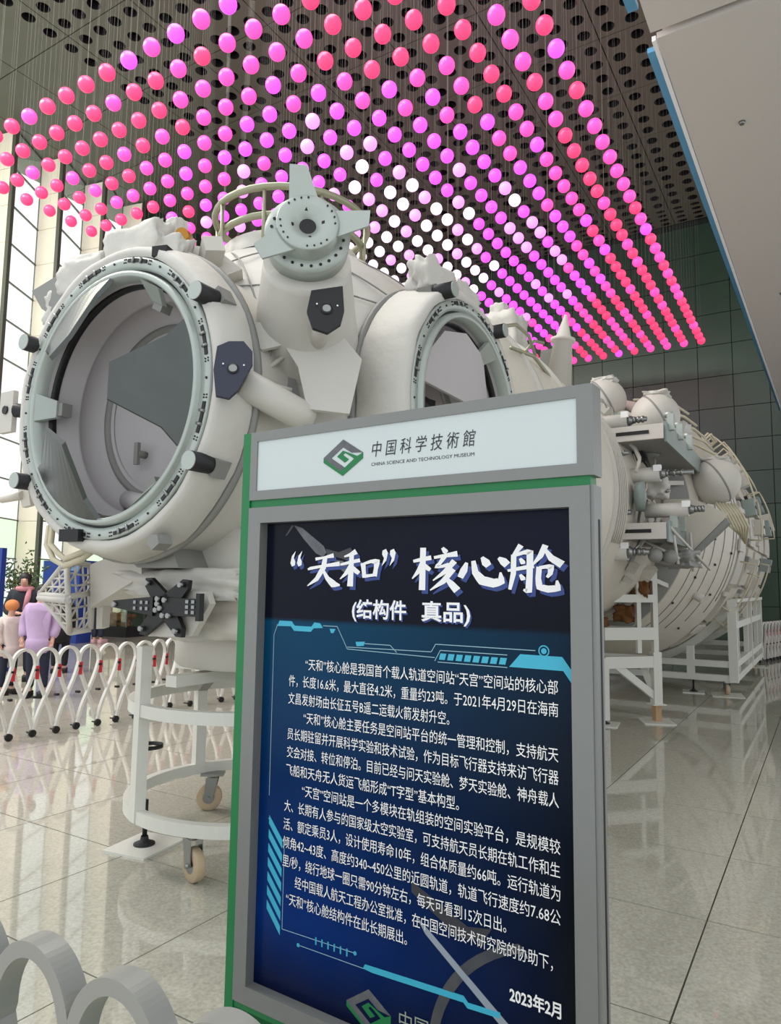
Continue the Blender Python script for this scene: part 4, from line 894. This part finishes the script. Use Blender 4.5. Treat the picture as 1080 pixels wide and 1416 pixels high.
gate([(8.0, 15.3), (10.2, 17.6)], 'small white folding gate far behind the long cart at the right edge', .24, .84, m_gate)

# ================================================================== visitors
m_skin = mat('skin', (214, 168, 146), .5, var=.08); m_hair = mat('black_hair', (24, 20, 20), .5, var=.2)
def skin_obj(name, verts, edges, radii, m_, parent, root=0, sub=1):
    me = bpy.data.meshes.new(name); me.from_pydata(verts, edges, []); o = put(name, me, parent); me.materials.append(m_)
    md = o.modifiers.new('skin', 'SKIN'); md.use_smooth_shade = True
    for i, r in enumerate(radii):
        sv = me.skin_vertices[0].data[i]; sv.radius = (r, r); sv.use_root = (i == root)
    sd_ = o.modifiers.new('sub', 'SUBSURF'); sd_.levels = sub; sd_.render_levels = sub
    return o
def person(loc, rz, H, label, coat, trousers, hair=m_hair, coat_len=.8, puff=1.25, hands=((.22, -.08, .90), (-.22, -.08, .90)), elbows=((.24, .03, 1.14), (-.24, .03, 1.14)), look=.0, extra=None, shoe=m_rubber):
    s = H / 1.72; root = empty('person', loc, rz); tag(root, label, 'person', 'visitors behind the folding gate')
    def S(p): return tuple(c * s for c in p)
    hy = -.02 - look; hz = 1.60 - look * .4
    vs = [(0, 0, .95), (0, 0, 1.12), (0, 0, 1.30), (0, 0, 1.43), (0, -.01 - look * .3, 1.50), (0, hy, hz), (0, hy - .005, hz + .075), (0, hy - .085, hz + .005)]
    rs = [.13, .115, .135, .08, .05, .082, .078, .018]; es = [(0, 1), (1, 2), (2, 3), (3, 4), (4, 5), (5, 6), (5, 7)]
    for k, sg_ in enumerate((1, -1)):
        b = len(vs); e, h = elbows[k], hands[k]; dh = (Vector(h) - Vector(e)).normalized()
        vs += [(.16 * sg_, 0, 1.39), e, h, tuple(Vector(h) + dh * .06)]; rs += [.06, .045, .03, .032]; es += [(2, b), (b, b + 1), (b + 1, b + 2), (b + 2, b + 3)]
        sd_ = dh.cross(Vector((0, 0, 1))).normalized() if abs(dh.z) < .95 else Vector((0, 1, 0))
        for q in range(4):
            p = Vector(h) + dh * .075 + sd_ * (.024 - .016 * q); f = len(vs); L_ = (.06, .07, .065, .05)[q]
            vs += [tuple(p), tuple(p + dh * L_ * .6), tuple(p + dh * L_ * .95 - Vector((0, .015, 0)))]; rs += [.009, .009, .007]; es += [(b + 3, f), (f, f + 1), (f + 1, f + 2)]
        f = len(vs); p = Vector(h) + dh * .02 + sd_ * .04; vs += [tuple(p), tuple(p + dh * .045)]; rs += [.011, .008]; es += [(b + 2, f), (f, f + 1)]
    lb = len(vs)
    for sg_ in (1, -1):
        b = len(vs); vs += [(.09 * sg_, 0, .88), (.10 * sg_, -.01, .50), (.10 * sg_, .02, .09), (.11 * sg_, -.12, .045)]; rs += [.09, .06, .04, .035]; es += [(0, b), (b, b + 1), (b + 1, b + 2), (b + 2, b + 3)]
    skin_obj('body', [S(v) for v in vs], es, [r * s for r in rs], m_skin, root)
    cv = [(0, 0, 1.12), (0, 0, coat_len), (0, 0, 1.30), (0, 0, 1.42), (.17, 0, 1.38), elbows[0], hands[0], (-.17, 0, 1.38), elbows[1], hands[1]]
    cr2 = [.14, .17, .155, .09, .075, .062, .05, .075, .062, .05]
    skin_obj('coat', [S(v) for v in cv], [(0, 1), (0, 2), (2, 3), (2, 4), (4, 5), (5, 6), (2, 7), (7, 8), (8, 9)], [r * s * puff for r in cr2], coat, root)
    tv = [(0, 0, .96), (.09, 0, .86), (.10, -.01, .5), (.10, .02, .12), (-.09, 0, .86), (-.10, -.01, .5), (-.10, .02, .12)]
    skin_obj('trousers', [S(v) for v in tv], [(0, 1), (1, 2), (2, 3), (0, 4), (4, 5), (5, 6)], [r * s for r in (.14, .105, .078, .06, .105, .078, .06)], trousers, root)
    for sg_ in (1, -1): MB().blob(S((.105 * sg_, -.05, .045)), S((.10, .27, .10)), 3, .05, 4).build('shoe', shoe, root)
    hb = MB(); hb.sphere(S((0, hy + .04, hz + .045)), .106 * s, 18, 10, (.92, 1.0, 1.0)); hb.build('hair', hair, root)
    for sg_ in (1, -1): MB().sphere(S((.032 * sg_, hy - .076, hz + .028)), .009 * s, 8, 6).build('eye', m_black, root)
    MB().tube([S((-.022, hy - .080, hz - .040)), S((0, hy - .084, hz - .042)), S((.022, hy - .080, hz - .040))], .005 * s, 6).build('mouth', mat('lips', (176, 96, 92), .5, var=.1), root)
    if extra: extra(root, s, S, hy, hz)
    return root
m_dkcoat = mat('dark_navy_coat', (30, 34, 46), .7, var=.2); m_lav = mat('lavender_coat', (196, 168, 206), .6, var=.12, bump=.3, bscale=14); m_wcoat = mat('cream_coat', (222, 206, 200), .7, var=.1, bump=.3, bscale=14)
m_jean = mat('dark_jeans', (38, 42, 62), .8, var=.2); m_scarf = mat('dusty_pink_scarf', (206, 142, 150), .8, var=.15); m_org = mat('orange_cap', (222, 142, 84), .8, var=.15); m_bcoat = mat('black_coat', (18, 18, 22), .7, var=.2)
def scarf(root, s, S, hy, hz):
    MB().tube([S((.10 * math.cos(R(t)), .085 * math.sin(R(t)) - .02, 1.46)) for t in range(0, 360, 30)], .042 * s, 10, True).build('scarf', m_scarf, root)
    MB().tube([S((.08, -.10, 1.46)), S((.07, -.17, 1.33)), S((.03, -.20, 1.12))], [.03 * s, .045 * s, .03 * s], 8).build('scarf_end', m_scarf, root)
def cap(root, s, S, hy, hz):
    MB().sphere(S((0, hy + .005, hz + .06)), .128 * s, 18, 10, (1, 1, .9)).build('knit_cap', m_org, root)
person((-5.62, 11.0, 0), R(20), 1.64, 'adult in a dark coat and pink scarf looking down, beside the leafy plant', m_dkcoat, m_jean, look=.07, extra=scarf, hands=((.06, -.26, 1.08), (-.06, -.26, 1.08)), elbows=((.25, .0, 1.10), (-.25, .0, 1.10)))
person((-4.62, 9.5, 0), R(10), 1.45, 'child in a lavender padded coat behind the lattice antenna', m_lav, m_jean, puff=1.5, coat_len=.62)
person((-5.12, 9.7, 0), R(60), 1.22, 'child in a cream coat and orange cap behind the gate', m_wcoat, m_jean, puff=1.5, coat_len=.62, extra=cap)
person((-5.48, 12.0, 0), R(200), 1.40, 'child in black seen from behind, half hidden by the lavender coat', m_bcoat, m_bcoat, puff=1.35, coat_len=.55)
person((-7.25, 17.9, 0), R(160), 1.76, 'adult in dark navy trousers walking away behind the white antenna arm', m_dkcoat, m_jean, shoe=mat('pale_pink_shoe', (206, 168, 172), .5, var=.1))
person((-5.66, 10.0, 0), R(90), 1.30, 'child with black hair cut off by the left edge of the picture', m_blueboard, m_jean)

# ================================================================== things beyond the gate
bb = MB().box((0, 0, 1.06), (1.1, .12, 2.0)).box((0, 0, .03), (1.2, .5, .06)).build('display_board', m_blueboard); bb.location = (-7.02, 12.0, 0); bb.rotation_euler = (0, 0, R(-8)); tag(bb, 'blue standing display board at the left edge behind the visitors', 'display board')
be = empty('display_board', (-8.15, 18.1, 0), R(-20)); tag(be, 'blue display counter with a pale blue end behind the lattice antenna', 'display board')
MB().box((0, 0, 1.02), (1.15, .5, 2.04)).build('board_body', m_blueboard, be); MB().box((-.59, 0, 1.02), (.03, .5, 2.04)).build('pale_end', mat('mid_blue_board', (72, 112, 190), .5, var=.1), be); MB().box((.35, -.26, 1.9), (.4, .02, .22)).build('pale_panel', mat('pale_blue_board', (110, 150, 205), .5, var=.1), be)
pl_ = empty('potted_plant', (-8.30, 16.0, 0)); tag(pl_, 'leafy green potted plant by the windows', 'plant')
MB().lathe([(0, .16), (.34, .22), (.36, .24), (.36, .20), (.30, .19)], (0, 0, 0), (0, 0, 1), 24, False).build('pot', m_grey, pl_)
stm = MB(); lv = MB(); rnd = random.Random(4)
for k in range(9):
    t = rnd.uniform(0, 6.28); e = V(.26 * math.cos(t), .26 * math.sin(t), rnd.uniform(1.3, 1.85)); stm.tube([(0, 0, .3), (e.x * .4, e.y * .4, .9), tuple(e)], .012, 5)
    for q in range(46):
        c = e + V(rnd.gauss(0, .13), rnd.gauss(0, .13), rnd.gauss(0, .2)); d = V(rnd.gauss(0, 1), rnd.gauss(0, 1), rnd.gauss(.2, .7)).normalized(); sd_ = d.cross(V(rnd.random(), rnd.random(), rnd.random())).normalized()
        L_ = rnd.uniform(.09, .16); up_ = d.cross(sd_) * .01
        lv.add([c, c + d * L_ * .5 + sd_ * L_ * .22 + up_, c + d * L_, c + d * L_ * .5 - sd_ * L_ * .22 + up_, c + d * L_ * .5 + up_ * 3], [(0, 1, 4), (1, 2, 4), (2, 3, 4), (3, 0, 4)])
stm.build('stems', m_brown, pl_); lo = lv.build('foliage', m_leaf, pl_); lo['kind'] = 'stuff'
dc = empty('display_case', (-7.70, 20.4, 0), R(-25)); tag(dc, 'glass display case with a brown rock sample far behind the cross adapter', 'display case')
MB().box((0, 0, .14), (1.3, .7, .28)).build('case_base', m_dark, dc); MB().blob((.05, 0, .45), (.75, .4, .36), 71, .4).build('rock_sample', m_brown, dc)
fr_ = MB()
for x in (-.63, .63):
    for y in (-.33, .33): fr_.box((x, y, .74), (.03, .03, .92))
fr_.box((0, 0, 1.21), (1.3, .7, .03)); fr_.build('case_frame', m_steel, dc)
for (c, d) in (((0, -.33, .74), (1.24, .01, .9)), ((0, .33, .74), (1.24, .01, .9)), ((-.63, 0, .74), (.01, .62, .9)), ((.63, 0, .74), (.01, .62, .9))): MB().box(c, d).build('case_glass', m_glass, dc)

# ---- small plumbing on the narrow column's flank, right of the sign
rq = random.Random(11)
for k in range(16):
    x = rq.uniform(3.5, 4.6); ph = rq.uniform(-32, 40); r0 = 1.44; pts = []
    for q in range(5): pts.append((x + rq.uniform(-.06, .06) + .06 * q, -(r0 + .05 * math.sin(q * 1.3) + .04) * math.cos(R(ph + 5 * q)), AZ + (r0 + .05) * math.sin(R(ph + 5 * q))))
    MB().tube(pts, rq.choice((.008, .012, .016)), 6).build('thin_pipe', rq.choice((m_white, m_cable, m_grey, m_steel)), craft)
for k in range(14):
    x = rq.uniform(3.5, 5.3); ph = rq.uniform(-35, 45); c = V(x, -1.46 * math.cos(R(ph)), AZ + 1.46 * math.sin(R(ph)))
    MB().box(c, (rq.uniform(.06, .16), .10, rq.uniform(.05, .12)), rot=Matrix.Rotation(R(-ph), 3, 'X')).build('small_unit', rq.choice((m_white, m_grey, m_bluegrey, m_dark)), craft)
for k in range(10):
    ph = -50 + k * 9; MB().beam((5.0, -1.42 * math.cos(R(ph)), AZ + 1.42 * math.sin(R(ph))), (5.44, -1.62 * math.cos(R(ph)), AZ + 1.62 * math.sin(R(ph))), .03, .05).build('gusset', m_white, craft)
for k in range(18):
    x = rq.uniform(7.6, 11.5); ph = rq.uniform(-45, 50); c = V(x, -2.02 * math.cos(R(ph)), AZ + 2.02 * math.sin(R(ph)))
    MB().box(c, (rq.uniform(.1, .35), .05, rq.uniform(.03, .14)), rot=Matrix.Rotation(R(-ph), 3, 'X')).build('hull_fitting', rq.choice((m_dark, m_grey, m_white, m_white)), craft)
